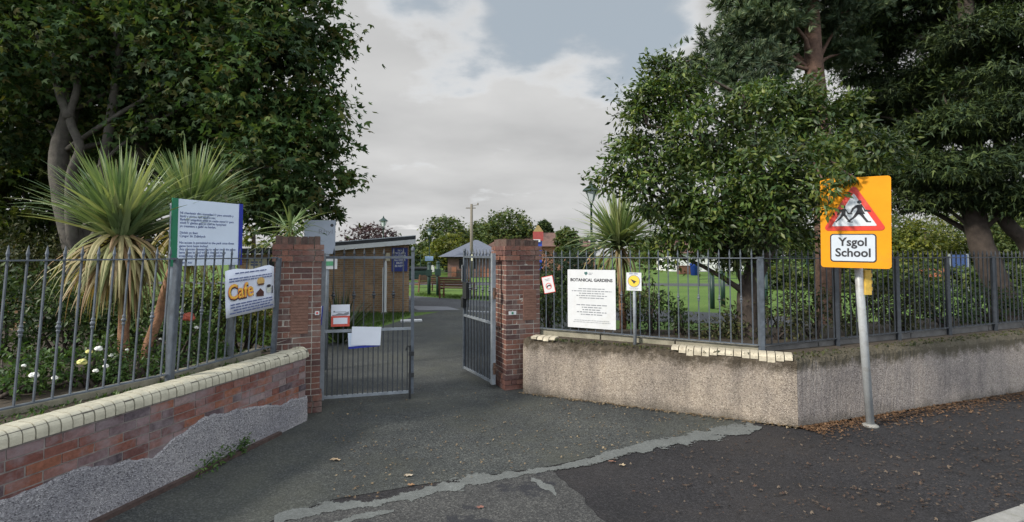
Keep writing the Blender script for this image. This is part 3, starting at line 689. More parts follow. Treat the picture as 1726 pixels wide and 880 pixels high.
# ================================================================== RIGHT WALL
def right_wall():
    RC = roughcast('buff pebbledash', (0.385, 0.33, 0.275), (0.17, 0.145, 0.12), (0.60, 0.53, 0.45), top=(0.07, 0.056, 0.038), topz=0.76, stain=0.95)
    RC2 = roughcast('grey pebbledash', (0.36, 0.32, 0.295), (0.17, 0.15, 0.14), (0.55, 0.50, 0.46), top=(0.08, 0.07, 0.045), topz=0.78, stain=0.9)
    A = Vector((0.13, 7.66, 0)); C = Vector((WC.x, WC.y, 0)); Dd = Vector((WC.x + wdir.x * 9.8, WC.y + wdir.y * 9.8, 0))
    t = thing('roadside_wall', 'low buff pebbledash wall bending round the corner with grimy crumbling top', 'wall', C)
    TH = 0.26
    def face(pts, hts, m_, name, ncell=0.03, jitter=.006):
        """pts: outline on plan of the outer face; cross-section outer face, crumbling top, inner face"""
        vs, fs = [], []; nrow = 0; sm = []
        for i in range(len(pts) - 1):
            a, b = pts[i], pts[i + 1]; k = max(1, int((b - a).length / ncell))
            for j in range(k + (i == len(pts) - 2)): sm.append((a.lerp(b, j / k), hts[i] + (hts[i + 1] - hts[i]) * j / k))
        n = len(sm); o = 0
        for i, (p, h) in enumerate(sm):
            tg = (sm[min(i + 1, n - 1)][0] - sm[max(i - 1, 0)][0]).normalized(); nm = Vector((-tg.y, tg.x, 0))
            o = o * .8 + random.uniform(-.008, .008); hh = h + o
            prof = [(0, 0), (0, .12), (0, .3), (0, .5), (0, .62), (0.003, hh - .06), (.022, hh - .022), (.06, hh), (.14, hh + .006), (TH - .05, hh - .004), (TH, hh - .05), (TH, .3)]
            for q, (d, z) in enumerate(prof):
                jj = jitter * (.25 if q < 5 else 1.0)
                v = p + nm * (d + random.uniform(-jj, jj) * (2.0 if 5 < q < 10 else 1)) ; vs.append((v.x - C.x, v.y - C.y, z + (random.uniform(-jj, jj) * 1.6 if q > 4 else 0)))
        K = len(prof)
        for i in range(n - 1):
            for q in range(K - 1): a = i * K + q; fs.append((a, a + K, a + K + 1, a + 1))
        mb = MB(); mb.add(vs, fs); mb.add([vs[q] for q in range(K)], [tuple(range(K))]); mb.add([vs[(n - 1) * K + q] for q in range(K)], [tuple(reversed(range(K)))])
        return mb.build(name, m_, t)
    e = []
    d1 = (C - A).normalized(); nn = Vector((-d1.y, d1.x, 0))
    for q in range(5):      # rounded end towards the gate pillar
        a = R(90 - 90 * q / 4); rr = .16
        e.append(A + d1 * (rr - rr * math.sin(R(90) - a) if False else rr * (1 - math.cos(R(90 * (1 - q / 4)) - 0) * 1.0) ) + nn * (rr * (1 - math.sin(R(90 * q / 4)))))
    pts = [A + nn * .14, A + nn * .06 + d1 * .01, A + nn * .02 + d1 * .05, A + d1 * .12, C]
    face(pts, [.80, .80, .79, .775, .80], RC, 'front_face')
    face([C + wdir.to_3d() * .004, Dd], [.80, .90], RC2, 'roadside_face')
    # coping bricks laid bare where the render has gone
    def copes(u0, u1, a, b, off, m_=CREAM2):
        mb = MB(); d = (b - a).normalized(); n_ = Vector((-d.y, d.x, 0)); s_ = u0
        while s_ < u1:
            p = a + d * s_; M = Matrix(((d.x, n_.x, 0, p.x - C.x), (d.y, n_.y, 0, p.y - C.y), (0, 0, 1, 0), (0, 0, 0, 1)))
            h0 = .755 + .02 * math.sin(s_ * 5) + random.uniform(-.012, .012) + .055 * max(0, 1 - min(s_ - u0, u1 - s_) / .22) ** 1.5
            pr = [(off, h0), (off + .004, .80), (off + .02, .825), (off + .06, .838), (off + .20, .838), (off + .20, h0)]
            vs = [M @ Vector((0, y, z)) for y, z in pr] + [M @ Vector((.084, y, z)) for y, z in pr]
            mb.add(vs, [tuple(range(6)), tuple(reversed(range(6, 12)))] + [(i, i + 6, (i + 1) % 6 + 6, (i + 1) % 6) for i in range(6)]); s_ += .094
        mb.build('coping_brick_run', m_, t, bevel=.004)
    L1 = (C - A).length
    copes(.16, .50, A, C, .002); copes(2.15, L1 - .08, A, C, .002)
    # rubble and moss lumps on the crumbling top
    n = 1500; u = rng.uniform(.35, L1 + 6, n); P = []
    for s_ in u:
        if s_ < L1: p = A + d1 * s_ + nn * random.uniform(.0, .16)
        else: q = s_ - L1; p = C + wdir.to_3d() * q + Vector((-wdir.y, wdir.x, 0)) * random.uniform(.02, .24)
        P.append((p.x - C.x, p.y - C.y, .795 + (max(0, s_ - L1) * .0105) + random.uniform(0, .02)))
    P = np.array(P); leaves('moss', P, rng.normal(size=(n, 3)), rng.normal(size=(n, 3)), rng.uniform(.012, .04, n), T_STAR, L_OLIVE, t)['label'] = 'brown moss and dead leaves along the wall top'
right_wall()

# ================================================================== GATE PILLARS
def pillar(corner, rot, label, panel, extra=None):
    """corner: front right or left foot; local x along the front face, y to the back"""
    W, Dp, H = 0.565, 0.565, 2.13
    M = Matrix.Translation(corner) @ Matrix.Rotation(rot, 4, 'Z')
    t = thing('gate_pillar', label, 'gate pillar', mat=M)
    MB().box((.0035, .0035, 0), (W - .0035, Dp - .0035, 2.12)).build('mortar_core', MORTAR, t)
    mb = MB(); z = 0.0; row = 0; plate = []
    while z < 2.12:
        o = 0.0
        if z < .22: o = .028
        if z > 1.88: o = .026
        def run(x0, x1):
            res = []; x = x0; L = x1 - x0; ks = [.215, .215, .1025] if row % 2 == 0 else [.1025, .215, .215]
            tot = sum(ks) + .02; f = L / tot
            for q in ks: res.append((x, x + q * f)); x += (q + .01) * f
            return res
        dd = .1025
        j = lambda: random.uniform(-.003, .003)
        if row % 2 == 0:
            for a, b in run(-o, W + o):
                mb.box((a, -o + j(), z + .005), (b, dd - o, z + .07), skew=.0015); mb.box((a, Dp + o - dd, z + .005), (b, Dp + o + j(), z + .07), skew=.0015)
            for a, b in run(dd - o + .01, Dp + o - dd - .01)[:3]:
                mb.box((-o + j(), a, z + .005), (dd - o, b, z + .07), skew=.0015); mb.box((W + o - dd, a, z + .005), (W + o + j(), b, z + .07), skew=.0015)
        else:
            for a, b in run(-o, Dp + o):
                mb.box((-o + j(), a, z + .005), (dd - o, b, z + .07), skew=.0015); mb.box((W + o - dd, a, z + .005), (W + o + j(), b, z + .07), skew=.0015)
            for a, b in run(dd - o + .01, W + o - dd - .01)[:3]:
                mb.box((a, -o + j(), z + .005), (b, dd - o, z + .07), skew=.0015); mb.box((a, Dp + o - dd, z + .005), (b, Dp + o + j(), z + .07), skew=.0015)
        z += .075; row += 1
    mb.build('brickwork', BRICK, t)
    cp = MB(); k = 7
    for i in range(k):
        for q in range(2):
            x0 = .01 + i * (W - .02) / k; x1 = x0 + (W - .02) / k - .01
            y0 = .01 if q == 0 else Dp / 2 + .005; y1 = Dp / 2 - .005 if q == 0 else Dp - .01
            cp.box((x0, y0, 2.135), (x1, y1, 2.275 + random.uniform(-.012, .012)), skew=.004)
    cp.build('soldier_course', BRICKG, t)
    MB().box((.02, .02, 2.12), (W - .02, Dp - .02, 2.262)).build('cap_mortar', DMORT, t)
    x0, x1, z0, z1 = panel; pm = MB(); pm.box((x0, -.006, z0), (x1, .02, z1))
    z = z0 + .012
    while z < z1 - .03: pm.box((x0 + .006, -.012, z), (x1 - .006, 0, z + .026), skew=.001); z += .038
    pm.build('inset_panel', TERRA, t)
    return t, M
ROT = R(22)
c_, s_ = math.cos(ROT), math.sin(ROT)
PL, PLM = pillar(Vector((-2.50 - .565 * c_, 6.74 - .565 * s_, 0)), ROT, 'square red brick gate pillar joined to the red brick wall with spiky plant behind its top', (.20, .41, 1.02, 1.52))
PR, PRM = pillar(Vector((-0.09, 7.80, 0)), ROT, 'square red brick gate pillar beside the buff pebbledash wall with small green and white plate', (.28, .50, 1.03, 1.50))
sg = thing('pillar_plate', 'small green and white plate screwed to the right hand brick pillar', 'sign', mat=PRM @ Matrix.Translation((.04, -.008, 1.125)))
mb = MB(); mb.box((0, -.006, 0), (.12, 0, .055)); mb.build('plate', WHITEP, sg); MB().box((.045, -.009, .01), (.075, -.0065, .045)).build('green_mark', SGREEN, sg)
sg = thing('pillar_plate', 'tiny white plate with red dot on the left hand brick pillar', 'sign', mat=PLM @ Matrix.Translation((.49, -.008, 1.255)))
MB().box((0, -.006, 0), (.055, 0, .05)).build('plate', WHITEP, sg); mb = MB(); mb.poly(disc(.028, .025, .014), -.009, -.0065); mb.build('red_dot', RED, sg)

# ================================================================== RAILINGS
def railing(label, pts, z0, z1, posts, spacing, m_, lean=0.0, leandir=None, knuckle=2, post_w=.06, start=.06, kz=.52, postm=None, zt=None):
    t = thing('railing', label, 'railing', (pts[0].x, pts[0].y, 0)); O = pts[0]
    rel = lambda p: Vector((p.x - O.x, p.y - O.y, 0))
    P = [rel(p) for p in pts]
    ln = Vector((leandir[0], leandir[1], 0)) * lean if leandir else Vector((0, 0, 0))
    zb = lambda u: z0[0] + (z0[1] - z0[0]) * u
    tot = sum((P[i + 1] - P[i]).length for i in range(len(P) - 1)); acc = 0; cnt = 0
    for i in range(len(P) - 1):
        a, b = P[i], P[i + 1]; L = (b - a).length; d = (b - a) / L
        za, zb_ = zb(acc / tot), zb((acc + L) / tot)
        up = lambda p, z, zz0: Vector((p.x, p.y, z)) + ln * (z - zz0)
        r = MB(); r.bar(up(a, z1 - .005, za), up(b, z1 - .005, zb_), .042, .012); r.build('top_rail', m_, t)
        r = MB(); r.bar(up(a, za + .02, za), up(b, zb_ + .02, zb_), .042, .012); r.build('bottom_rail', m_, t)
        s = start if i == 0 else spacing * .5
        bm_ = MB()
        while s < L - .03:
            p = a + d * s; zz0 = za + (zb_ - za) * s / L
            bm_.bar(up(p, zz0 + .01, zz0), up(p, z1 + .035, zz0), .0125)
            bm_.tube([up(p, z1 + .02, zz0), up(p, z1 + .045, zz0), up(p, z1 + .11, zz0)], [.008, .0135, .002], 6)
            if knuckle and cnt % knuckle == 0:
                q = zz0 + (z1 - zz0) * kz
                bm_.tube([up(p, q - .05, zz0), up(p, q - .03, zz0), up(p, q - .022, zz0), up(p, q, zz0), up(p, q + .022, zz0), up(p, q + .03, zz0), up(p, q + .05, zz0)], [.009, .016, .010, .021, .010, .016, .008], 8)
            s += spacing; cnt += 1
        bm_.build('bar_panel', m_, t); acc += L
    for (x, y, ztop, w_) in posts:
        p = rel(Vector((x, y))); mb = MB(); mb.bar((p.x, p.y, .70), Vector((p.x, p.y, ztop)) + ln * (ztop - .85), w_, w_)
        mb.box((p.x - w_ * .62, p.y - w_ * .62, ztop), (p.x + w_ * .62, p.y + w_ * .62, ztop + .012)); mb.build('post', postm or m_, t)
    return t
d0 = (LF[2] - LF[1]).normalized()
railing('grey spearhead railing with knuckled bars above the red brick wall', LF, (.84, .90), 2.005,
        [(-3.28, 4.95, 2.0, .055), (-2.93, 6.33, 2.0, .05)], .117, DGAL, lean=.05, leandir=(d0.x * .6 + .5, d0.y * .6 - .2))
railing('grey spearhead railing carrying the botanical gardens notice', RF[:2], (.88, .86), 2.0,
        [(RF[0].x + .02, RF[0].y, 2.0, .055), (RF[1].x, RF[1].y, 2.0, .06)], .132, DGAL)
ends = []
for q in (1.35, 2.6, 3.75, 4.9, 6.1, 7.3, 8.5): ends.append((RF[1].x + wdir.x * q, RF[1].y + wdir.y * q, 2.0, .048))
railing('dark spearhead railing along the road behind the school sign', RF[1:], (.86, .96), 1.995, ends, .112, DRAIL, knuckle=0)
def edging(name, label, pts, z, m_, w_=.10, drop=.16):
    t = MB()
    for i in range(len(pts) - 1):
        a, b = Vector((pts[i].x, pts[i].y, z[i] - drop / 2)), Vector((pts[i + 1].x, pts[i + 1].y, z[i + 1] - drop / 2)); L = (b - a).length; k = max(1, round(L / .92))
        for q in range(k):
            p0, p1 = a.lerp(b, q / k), a.lerp(b, (q + .985) / k); t.bar(p0, p1, w_, drop)
    o = t.build(name, m_, None, bevel=.01); o['label'] = label; o['category'] = 'edging'; return o
offL = Vector((-.16, .06)); edging('concrete_edging', 'mossy concrete edging below the left railing beside rose bushes', [p + offL for p in LF], [.85, .85, .87, .9], KERBD)
offR = Vector((.03, .07)); edging('concrete_edging', 'buff concrete edging under the railing with the botanical gardens notice', [RF[0] + offR, RF[1] + offR], [.875, .855], KERBD, .10, .2)
offR2 = Vector((-.03, .07)); edging('concrete_edging', 'dark concrete edging under the roadside railing behind the school sign', [RF[1] + offR2 + wdir * .1, RF[2] + offR2], [.85, .95], mat('grey concrete edging', (0.14, 0.135, 0.13), .9, .3, 5, bs=.5, bscale=120), .10, .2)

# ================================================================== GATES
def gate(label, h, e, lower, latch=None):
    """h hinge foot, e free end foot"""
    h, e = Vector((h[0], h[1], 0)), Vector((e[0], e[1], 0)); M = frame(h, e); W = (e - h).length
    t = thing('iron_gate', label, 'gate', mat=M)
    MB().box((-.03, -.03, .06), (.03, .03, 2.06)).build('hinge_stile', GALV, t)
    mb = MB(); mb.box((W - .022, -.022, .06), (W + .022, .022, 2.08)); mb.tube([(W, 0, 2.08), (W, 0, 2.10), (W, 0, 2.13), (W, 0, 2.16)], [.012, .03, .028, .004], 8); mb.build('latch_stile', DGAL, t)
    for z, nm in ((.09, 'bottom_rail'), (.985, 'middle_rail'), (2.0, 'top_rail')):
        MB().box((.03, -.02, z - .018), (W - .022, .02, z + .018)).build(nm, GALV if z < 1.5 else DGAL, t)
    b = MB(); n = 9
    for i in range(1, n):
        x = W * i / n; b.box((x - .0085, -.0085, .1), (x + .0085, .0085, 2.04))
        b.tube([(x, 0, 2.03), (x, 0, 2.055), (x, 0, 2.13)], [.01, .02, .002], 6)
        if i % 2 == 1: b.tube([(x, 0, 1.42), (x, 0, 1.44), (x, 0, 1.45), (x, 0, 1.475), (x, 0, 1.50), (x, 0, 1.51), (x, 0, 1.53)], [.01, .022, .013, .03, .013, .022, .01], 8)
    b.build('bar_panel', DRAIL if lower else DGAL, t)
    d = MB()
    for i in range(n):
        x = W * (i + .5) / n; d.box((x - .007, -.007, .1), (x + .007, .007, .97))
    d.build('lower_bar_panel', DRAIL, t)
    for z in (.28, 1.42):
        k = MB(); k.box((-.09, -.02, z), (-.028, .02, z + .05)); k.tube([(-.05, 0, z - .06), (-.05, 0, z + .11)], .02, 8); k.build('hinge', RUST, t)
    mb = MB()
    if latch: mb.box((W - .20, -.05, 1.28), (W - .03, .05, 1.56)); mb.box((W - .06, -.055, 1.12), (W + .03, .055, 1.30)); mb.build('lock_box', BLACKM, t)
    else:
        mb.tube([(W - .03, -.03, .12), (W - .03, -.03, .75)], .012, 8); mb.tube([(W - .03, -.03, .72), (W - .07, -.05, .75), (W - .09, -.05, .68)], .01, 6)
        mb.box((W - .05, -.045, .30), (W + .025, -.023, .36)); mb.box((W - .05, -.045, .60), (W + .025, -.023, .66)); mb.tube([(W - .03, -.03, .0), (W - .03, -.03, .13)], .016, 8); mb.build('drop_bolt', BLACKM, t)
    return t, M, W
LH, LE = (-2.60, 7.08), (-1.43, 7.40)
GL, GLM, GLW = gate('left grey iron gate leaf with sheets of paper tied to its bars', LH, LE, True)
RH, RE = (-0.29, 7.92), (-0.83, 8.98)
GR, GRM, GRW = gate('right grey iron gate leaf swung open beside the right pillar', RH, RE, False, True)
# narrow fixed side bars between the left pillar and its gate leaf
t = thing('gate_side_post', 'thin railing upright fixed between the left brick pillar and its gate', 'post', (-2.60, 6.98, 0))
mb = MB(); mb.box((-.085, -.012, .55), (-.06, .012, 2.07)); mb.tube([(-.072, 0, 2.06), (-.072, 0, 2.09), (-.072, 0, 2.15)], [.01, .018, .002], 6); mb.build('upright', DRAIL, t)
for z in (.56, 1.55): MB().box((-.059, -.01, z), (0, .01, z + .02)).build('cross_bar', DRAIL, t)
# sheets on the left gate
def sheet_sign(name, label, M, w_, h_, face, cat='notice', th=.003):
    t = thing(name, label, cat, mat=M); MB().box((0, 0, 0), (w_, th, h_)).build('board', face, t); return t
def on(M, x, y, z, roll=0.0): return M @ Matrix.Translation((x, y, z)) @ Matrix.Rotation(roll, 4, 'Y')
t = sheet_sign('paper_notice', 'red bordered paper notice with grey picture tied to the left gate', on(GLM, .11, -.032, 1.05), .245, .30, PAPER)
mb = MB(); mb.box((0, -.002, 0), (.245, -.0006, .145)); mb.build('red_panel', mat('red print', (.60, .09, .06), .6, .1), t)
mb = MB(); mb.box((.03, -.004, .035), (.215, -.0022, .12)); mb.build('white_panel', PAPER, t)
mb = MB(); mb.poly([(.01, .16), (.06, .165), (.1, .185), (.16, .175), (.23, .205), (.235, .165), (.2, .15), (.02, .15)], -.003, -.0006); mb.poly(disc(.04, .205, .012), -.003, -.0006); mb.box((.05, -.003, .195), (.2, -.0006, .203)); mb.build('grey_picture', GINK, t)
t = sheet_sign('blue_edged_board', 'white board with blue edge hanging behind the blank sheet on the left gate', on(GLM, .345, -.030, .735, R(-3)), .42, .22, BLUEWHITE)
MB().box((0, -.002, 0), (.42, -.0006, .032)).build('blue_strip', SBLUE, t)
sheet_sign('blank_sheet', 'blank white sheet tied crookedly over the middle rail of the left gate', on(GLM, .375, -.042, .79, R(3)), .395, .255, PAPER)
t = sheet_sign('paper_notice', 'narrow folded paper hanging beside the left pillar at the gate hinge', on(frame((-2.70, 7.0, 0), (-2.57, 7.06, 0)), .0, -.04, 1.09, R(4)), .105, .26, PAPER)
MB().box((.09, -.002, 0), (.105, -.0006, .26)).build('blue_strip', SBLUE, t)
t = sheet_sign('gate_notice', 'narrow white and yellow notice on the free end of the right gate', on(GRM @ Matrix.Translation((GRW, 0, 0)) @ Matrix.Rotation(R(150), 4, 'Z'), -.03, -.035, 1.57), .14, .29, WHITEP)
mb = MB(); mb.poly(disc(.07, .15, .04), -.003, -.0006); mb.box((.055, -.003, .03), (.085, -.0006, .09)); mb.build('yellow_mark', YEL, t)
MB().box((.02, -.003, .225), (.12, -.0006, .25)).build('dark_heading', GINK, t)

# ================================================================== SIGNS
# bilingual board on two posts behind the left railing
bl, br = D(288, 446, 5.26), D(406, 443, 5.95); br.z = bl.z = 1.925
M = frame(bl, br); W = (br - bl).length; H = .70
t = thing('park_notice_board', 'bluish white bilingual board with green and blue edges beside the cabbage palm', 'sign', mat=M)
mb = MB(); mb.poly(rrect(W, H, .012), -.004, .004); mb.build('board', BLUEWHITE, t)
MB().box((-.004, -.012, -.004), (.052, .010, H + .004)).build('green_edge', SGREEN, t)
MB().box((W - .040, -.012, -.004), (W + .004, .010, H + .004)).build('blue_edge', SBLUE, t)
lines = ["Ni chaniateir dim mynediad i'r parc unwaith y", "bydd y giatiau hyn wedi'u cau.", "Bydd yr unigolion sydd yn ceisio mynd i'r parc", "wedi i'r giatiau gau yn cael eu hystyried", "yn tresmasu a gellir eu herlyn.", "", "Diolch yn fawr", "Cyngor Sir Ddinbych", "", "No access is permitted to the park once these", "gates have been locked.", "Any persons attempting to enter once the gates", "have been locked will be deemed to be", "trespassing and liable to prosecution.", "", "Thank you"]
text("\n".join(lines), .034, .075, H - .155, BINK, t, y=-.0055, width=W - .15, bold=.0004, line=1.02)
for x in (.03, W - .085):
    mb = MB(); mb.tube([(x, .035, -1.15), (x, .035, H - .05)], .034, 12); mb.build('post', GALV, t, True)
# cafe banner
p0 = LF[2].lerp(LF[3], .44); p1 = LF[2].lerp(LF[3], .99)
off = Vector((.055, -.02))
M = frame((p0.x + off.x, p0.y + off.y, 1.355), (p1.x + off.x, p1.y + off.y, 1.40)); W = (p1 - p0).length * 1.02; H = .51
t = thing('cafe_banner', 'white banner reading Cafe with pictures of food tied to the left railing', 'banner', mat=M)
mb = MB(); nx = 10; vs = []; fs = []
for i in range(nx + 1):
    for j in range(5):
        x = W * i / nx; z = H * j / 4 + (.012 * math.sin(i * .9) if j == 4 else 0) - (.02 if (i == nx and j == 4) else 0); vs.append((x, .004 * math.sin(i * 1.3 + j), z))
for i in range(nx):
    for j in range(4): a = i * 5 + j; fs.append((a, a + 5, a + 6, a + 1))
mb.add(vs, fs); cb = mb.build('cloth', mat('white banner cloth', (0.66, 0.70, 0.80), .6, .04, 4), t, True); so = cb.modifiers.new('thick', 'SOLIDIFY'); so.thickness = .002
text('Cafe', .225, .028, .188, INK, t, 'word_shadow', y=-.009, width=W * .50, bold=.012, shear=.0)
text('Cafe', .225, .020, .198, CAFEO, t, 'word_outline', y=-.012, width=W * .49, bold=.006)
text('Cafe', .225, .022, .200, CAFEY, t, 'word', y=-.0145, width=W * .48, bold=.0)
f = MB(); bx = W * .69; f.poly([(bx + .06 * math.cos(R(a)), .345 + .045 * math.sin(R(a))) for a in range(0, 360, 20)], -.011, -.008); f.build('burger_picture', mat('bun', (.62, .40, .14), .6, .2, 40), t)
f = MB(); f.poly([(bx - .055, .318), (bx + .055, .318), (bx + .04, .296), (bx - .04, .296)], -.0125, -.0112); f.build('burger_filling', mat('filling', (.10, .05, .03), .6, .2, 40), t)
f = MB(); f.poly([(bx - .075, .175), (bx + .04, .165), (bx + .045, .215), (bx - .01, .262), (bx - .075, .215)], -.011, -.008); f.build('cake_picture', mat('cake', (.07, .025, .02), .6, .3, 40), t)
f = MB(); cx = W * .86; f.poly([(cx - .04, .255), (cx + .04, .255), (cx + .03, .195), (cx - .03, .195)], -.011, -.008); f.build('cup_picture', mat('cup', (.55, .58, .52), .5, .2, 40), t)
f = MB(); f.poly([(cx + .035 * math.cos(R(a)), .275 + .018 * math.sin(R(a))) for a in range(0, 360, 30)], -.0125, -.0112); f.box((cx + .055, -.011, .18), (cx + .068, -.008, .27)); f.build('coffee_picture', INK, t)
small_print([.7, 0, .95, .95], .03, W - .03, H - .045, .028, .013, BINK, t, y=-.009, centre=True)
small_print([.92, .92, .8, .95], .03, W - .02, .125, .031, .014, BINK, t, y=-.009, centre=True)

# botanical gardens notice
def on_fence(px0, px1, pyb, offs):
    a, b = RF[0], RF[1]; d = b - a
    def hit(px):
        r = (px - CX) / F; tt = (r * a.y - a.x) / (d.x - r * d.y); return a + d * tt
    n_ = Vector((-abs(d.y), -abs(d.x))).normalized(); q0, q1 = hit(px0) + n_ * offs, hit(px1) + n_ * offs; return q0, q1
q0, q1 = on_fence(958, 1038, 0, .035)
M = frame((q0.x, q0.y, .95), (q1.x, q1.y, .95)); W = (q1 - q0).length; H = .865
t = thing('gardens_notice', 'large white notice headed BOTANICAL GARDENS fixed to the railing', 'sign', mat=M)
mb = MB(); mb.poly(rrect(W, H, .006), -.003, .003); mb.build('board', WHITEP, t, bevel=0)
text('BOTANICAL GARDENS', .062, W / 2, H - .175, INK, t, 'heading', y=-.004, align='CENTER', width=W * .88, bold=.0022)
mb = MB(); mb.poly([(W * .36, H - .035), (W * .42, H - .03), (W * .43, H - .06), (W * .395, H - .085), (W * .36, H - .06)], -.005, -.0032); mb.build('crest', mat('crest green', (.04, .12, .11), .6, .3, 60), t)
small_print([.5, .4], W * .45, W * .62, H - .055, .02, .009, GINK, t, y=-.0042)
small_print([.6, .92, .58, .70, .56], .04, W - .03, H - .29, .034, .0125, GINK, t, y=-.0042, centre=True)
small_print([.7, .45, .42, .68, .5], .04, W - .03, H - .53, .035, .0135, GINK, t, y=-.0042, centre=True)
small_print([.8, .85], .04, W - .03, .11, .026, .007, GINK, t, y=-.0042, centre=True)
# crooked no dogs plate
q0, q1 = on_fence(916, 936, 0, .035)
M = frame((q0.x, q0.y, 1.43), (q1.x, q1.y, 1.43)) @ Matrix.Rotation(R(-11), 4, 'Y'); M = M.copy()
t = thing('no_dogs_plate', 'small crooked white plate with red border on the railing by the right pillar', 'sign', mat=frame((q0.x + .03, q0.y, 1.43), (q1.x + .03, q1.y, 1.43)) @ Matrix.Rotation(R(-12), 4, 'Y'))
W, H = .19, .26
MB().box((0, -.003, 0), (W, .003, H)).build('red_border', RED, t)
MB().box((.008, -.005, .008), (W - .008, -.0032, H - .008)).build('plate', WHITEP, t)
mb = MB(); ring(mb, W / 2, .105, .040, .050, -.0075, -.0052); mb.build('red_ring', RED, t)
mb = MB(); mb.poly([(.06, .085), (.075, .085), (.08, .10), (.11, .105), (.135, .085), (.13, .115), (.115, .125), (.075, .118), (.06, .105)], -.0068, -.0052); mb.build('dog_shape', INK, t)
small_print([.7, .5], .03, W - .03, H - .05, .02, .008, GINK, t, y=-.0058, centre=True)
# yellow circle sign on its own post
q0, q1 = on_fence(1058, 1083, 0, .09)
M = frame((q0.x, q0.y, 1.53), (q1.x, q1.y, 1.53)); W = (q1 - q0).length; H = .255
t = thing('yellow_disc_sign', 'small white sign with yellow disc on a thin grey post beside the botanical gardens notice', 'sign', mat=M)
MB().box((0, -.003, 0), (W, .003, H)).build('plate', WHITEP, t)
mb = MB(); mb.poly(disc(W / 2, .135, .078), -.005, -.0032); mb.build('yellow_disc', YEL, t)
mb = MB(); ring(mb, W / 2, .135, .078, .086, -.006, -.0032); mb.build('dark_ring', GINK, t)
mb = MB(); mb.poly([(W / 2 - .05, .165), (W / 2 - .01, .15), (W / 2 + .04, .13), (W / 2 + .02, .12), (W / 2, .095), (W / 2 - .012, .115)], -.007, -.0052); mb.build('black_figure', INK, t)
small_print([.75], .02, W - .02, .232, .02, .012, BINK, t, y=-.0042, centre=True)
small_print([.75, .6], .02, W - .02, .035, .014, .0045, GINK, t, y=-.0042, centre=True)
mb = MB(); mb.tube([(W / 2, .028, -.86), (W / 2, .028, H)], .024, 10); mb.build('post', GALV, t, True)

# school warning sign
base = G(1467, 718); topm = D(1447, 452, 6.08)
up = (topm - base).normalized()
t = thing('school_sign', 'orange backed school warning sign on a leaning grey pole, leaves hanging over its top', 'road sign', base)
mb = MB(); mb.tube([up * -.05, up * 2.55], .0445, 16); mb.build('pole', POLE, t, True)
mb = MB(); mb.lathe([(.09, -.002), (.085, .012), (.05, .03)], n=16); mb.build('pole_foot', KERB, t, True)
bl, br = D(1384, 450, 6.14), D(1503, 453.5, 5.74)
bl.z += 0; W = (br - bl).length; H = 1.045
pm_ = frame(bl, br, up + Vector((.02, 0, 0))); pm_ = Matrix.Translation(-base) @ pm_
e = MB()
class Loc(MB):
    def build(s, *a, **k):
        o = MB.build(s, *a, **k); o.matrix_local = pm_; return o
mb = Loc(); mb.poly(rrect(W, H, .035), -.004, .004); pl = mb.build('backing_board', ORANGE, t)
k = W / .78
tri = lambda s, r, cx, cz: [p for p in _tri(s, r, cx, cz)]
def _tri(s, r, cx, cz, n=5):
    h = s * .866; V = [Vector((cx - s / 2, cz)), Vector((cx + s / 2, cz)), Vector((cx, cz + h))]; pts = []
    for i in range(3):
        a, b, c = V[i - 1], V[i], V[(i + 1) % 3]; d1_, d2_ = (a - b).normalized(), (c - b).normalized(); bis = (d1_ + d2_).normalized(); ce = b + bis * (2 * r)
        n0 = -Vector((-d1_.y, d1_.x)); a0 = math.atan2(-bis.y, -bis.x)
        for q in range(n + 1):
            an = a0 + R(-60 + 120 * q / n); pts.append((ce.x + r * math.cos(an), ce.y + r * math.sin(an)))
    return pts
TS = W * .92; cx = W * .49; cz = H * .415
mb = Loc(); mb.poly(_tri(TS, .035, cx, cz), -.009, -.0042); mb.build('red_triangle', RED, t)
mb = Loc(); mb.poly(_tri(TS * .70, .008, cx, cz + TS * .085), -.0115, -.0092); mb.build('white_triangle', mat('reflective white', (.62, .66, .70), .5, .05), t)
def kid(ox, oz, s, skirt):
    m_ = Loc(); y0, y1 = -.0135, -.0117
    P = lambda pts: m_.poly([(ox + x * s, oz + z * s) for x, z in pts], y0, y1)
    P(disc(0.02, .93, .085, 14))
    if skirt: P([(-.10, .80), (.10, .84), (.13, .60), (.24, .38), (-.16, .36), (-.06, .58)])
    else: P([(-.10, .80), (.10, .84), (.10, .62), (.10, .42), (-.12, .42), (-.10, .60)])
    P([(.10, .84), (.06, .74), (.24, .58), (.44, .54), (.45, .48), (.21, .49)])
    P([(-.10, .80), (-.05, .70), (-.19, .60), (-.27, .44), (-.34, .45), (-.26, .66)])
    P([(-.14, .42), (.02, .42), (-.12, .24), (-.34, .06), (-.37, .0), (-.46, .05), (-.24, .24)])
    P([(-.02, .42), (.14, .42), (.24, .22), (.36, .05), (.46, .05), (.45, -.01), (.28, .0), (.14, .20)])
    return m_
kid(cx - .115 * k, cz + .095, .195, False).build('running_child', INK, t)
kid(cx + .055 * k, cz + .095, .25, True).build('running_child', INK, t)
x0, z0, w2, h2 = W * .14, H * .065, W * .66, H * .315
mb = Loc(); mb.poly(rrect(w2, h2, .035, 5, x0, z0), -.008, -.0042); mb.build('black_border', INK, t)
mb = Loc(); mb.poly(rrect(w2 - .026, h2 - .026, .026, 5, x0 + .013, z0 + .013), -.0105, -.0082); mb.build('white_plate', mat('plate white', (.55, .60, .66), .5, .06), t)
for s_t, zz3, wd in (('Ysgol', z0 + h2 * .58, w2 * .62), ('School', z0 + h2 * .20, w2 * .76)):
    o = text(s_t, .135, x0 + w2 / 2, zz3, INK, t, 'lettering', y=-.0115, align='CENTER', width=wd, bold=.0035); o.matrix_local = pm_
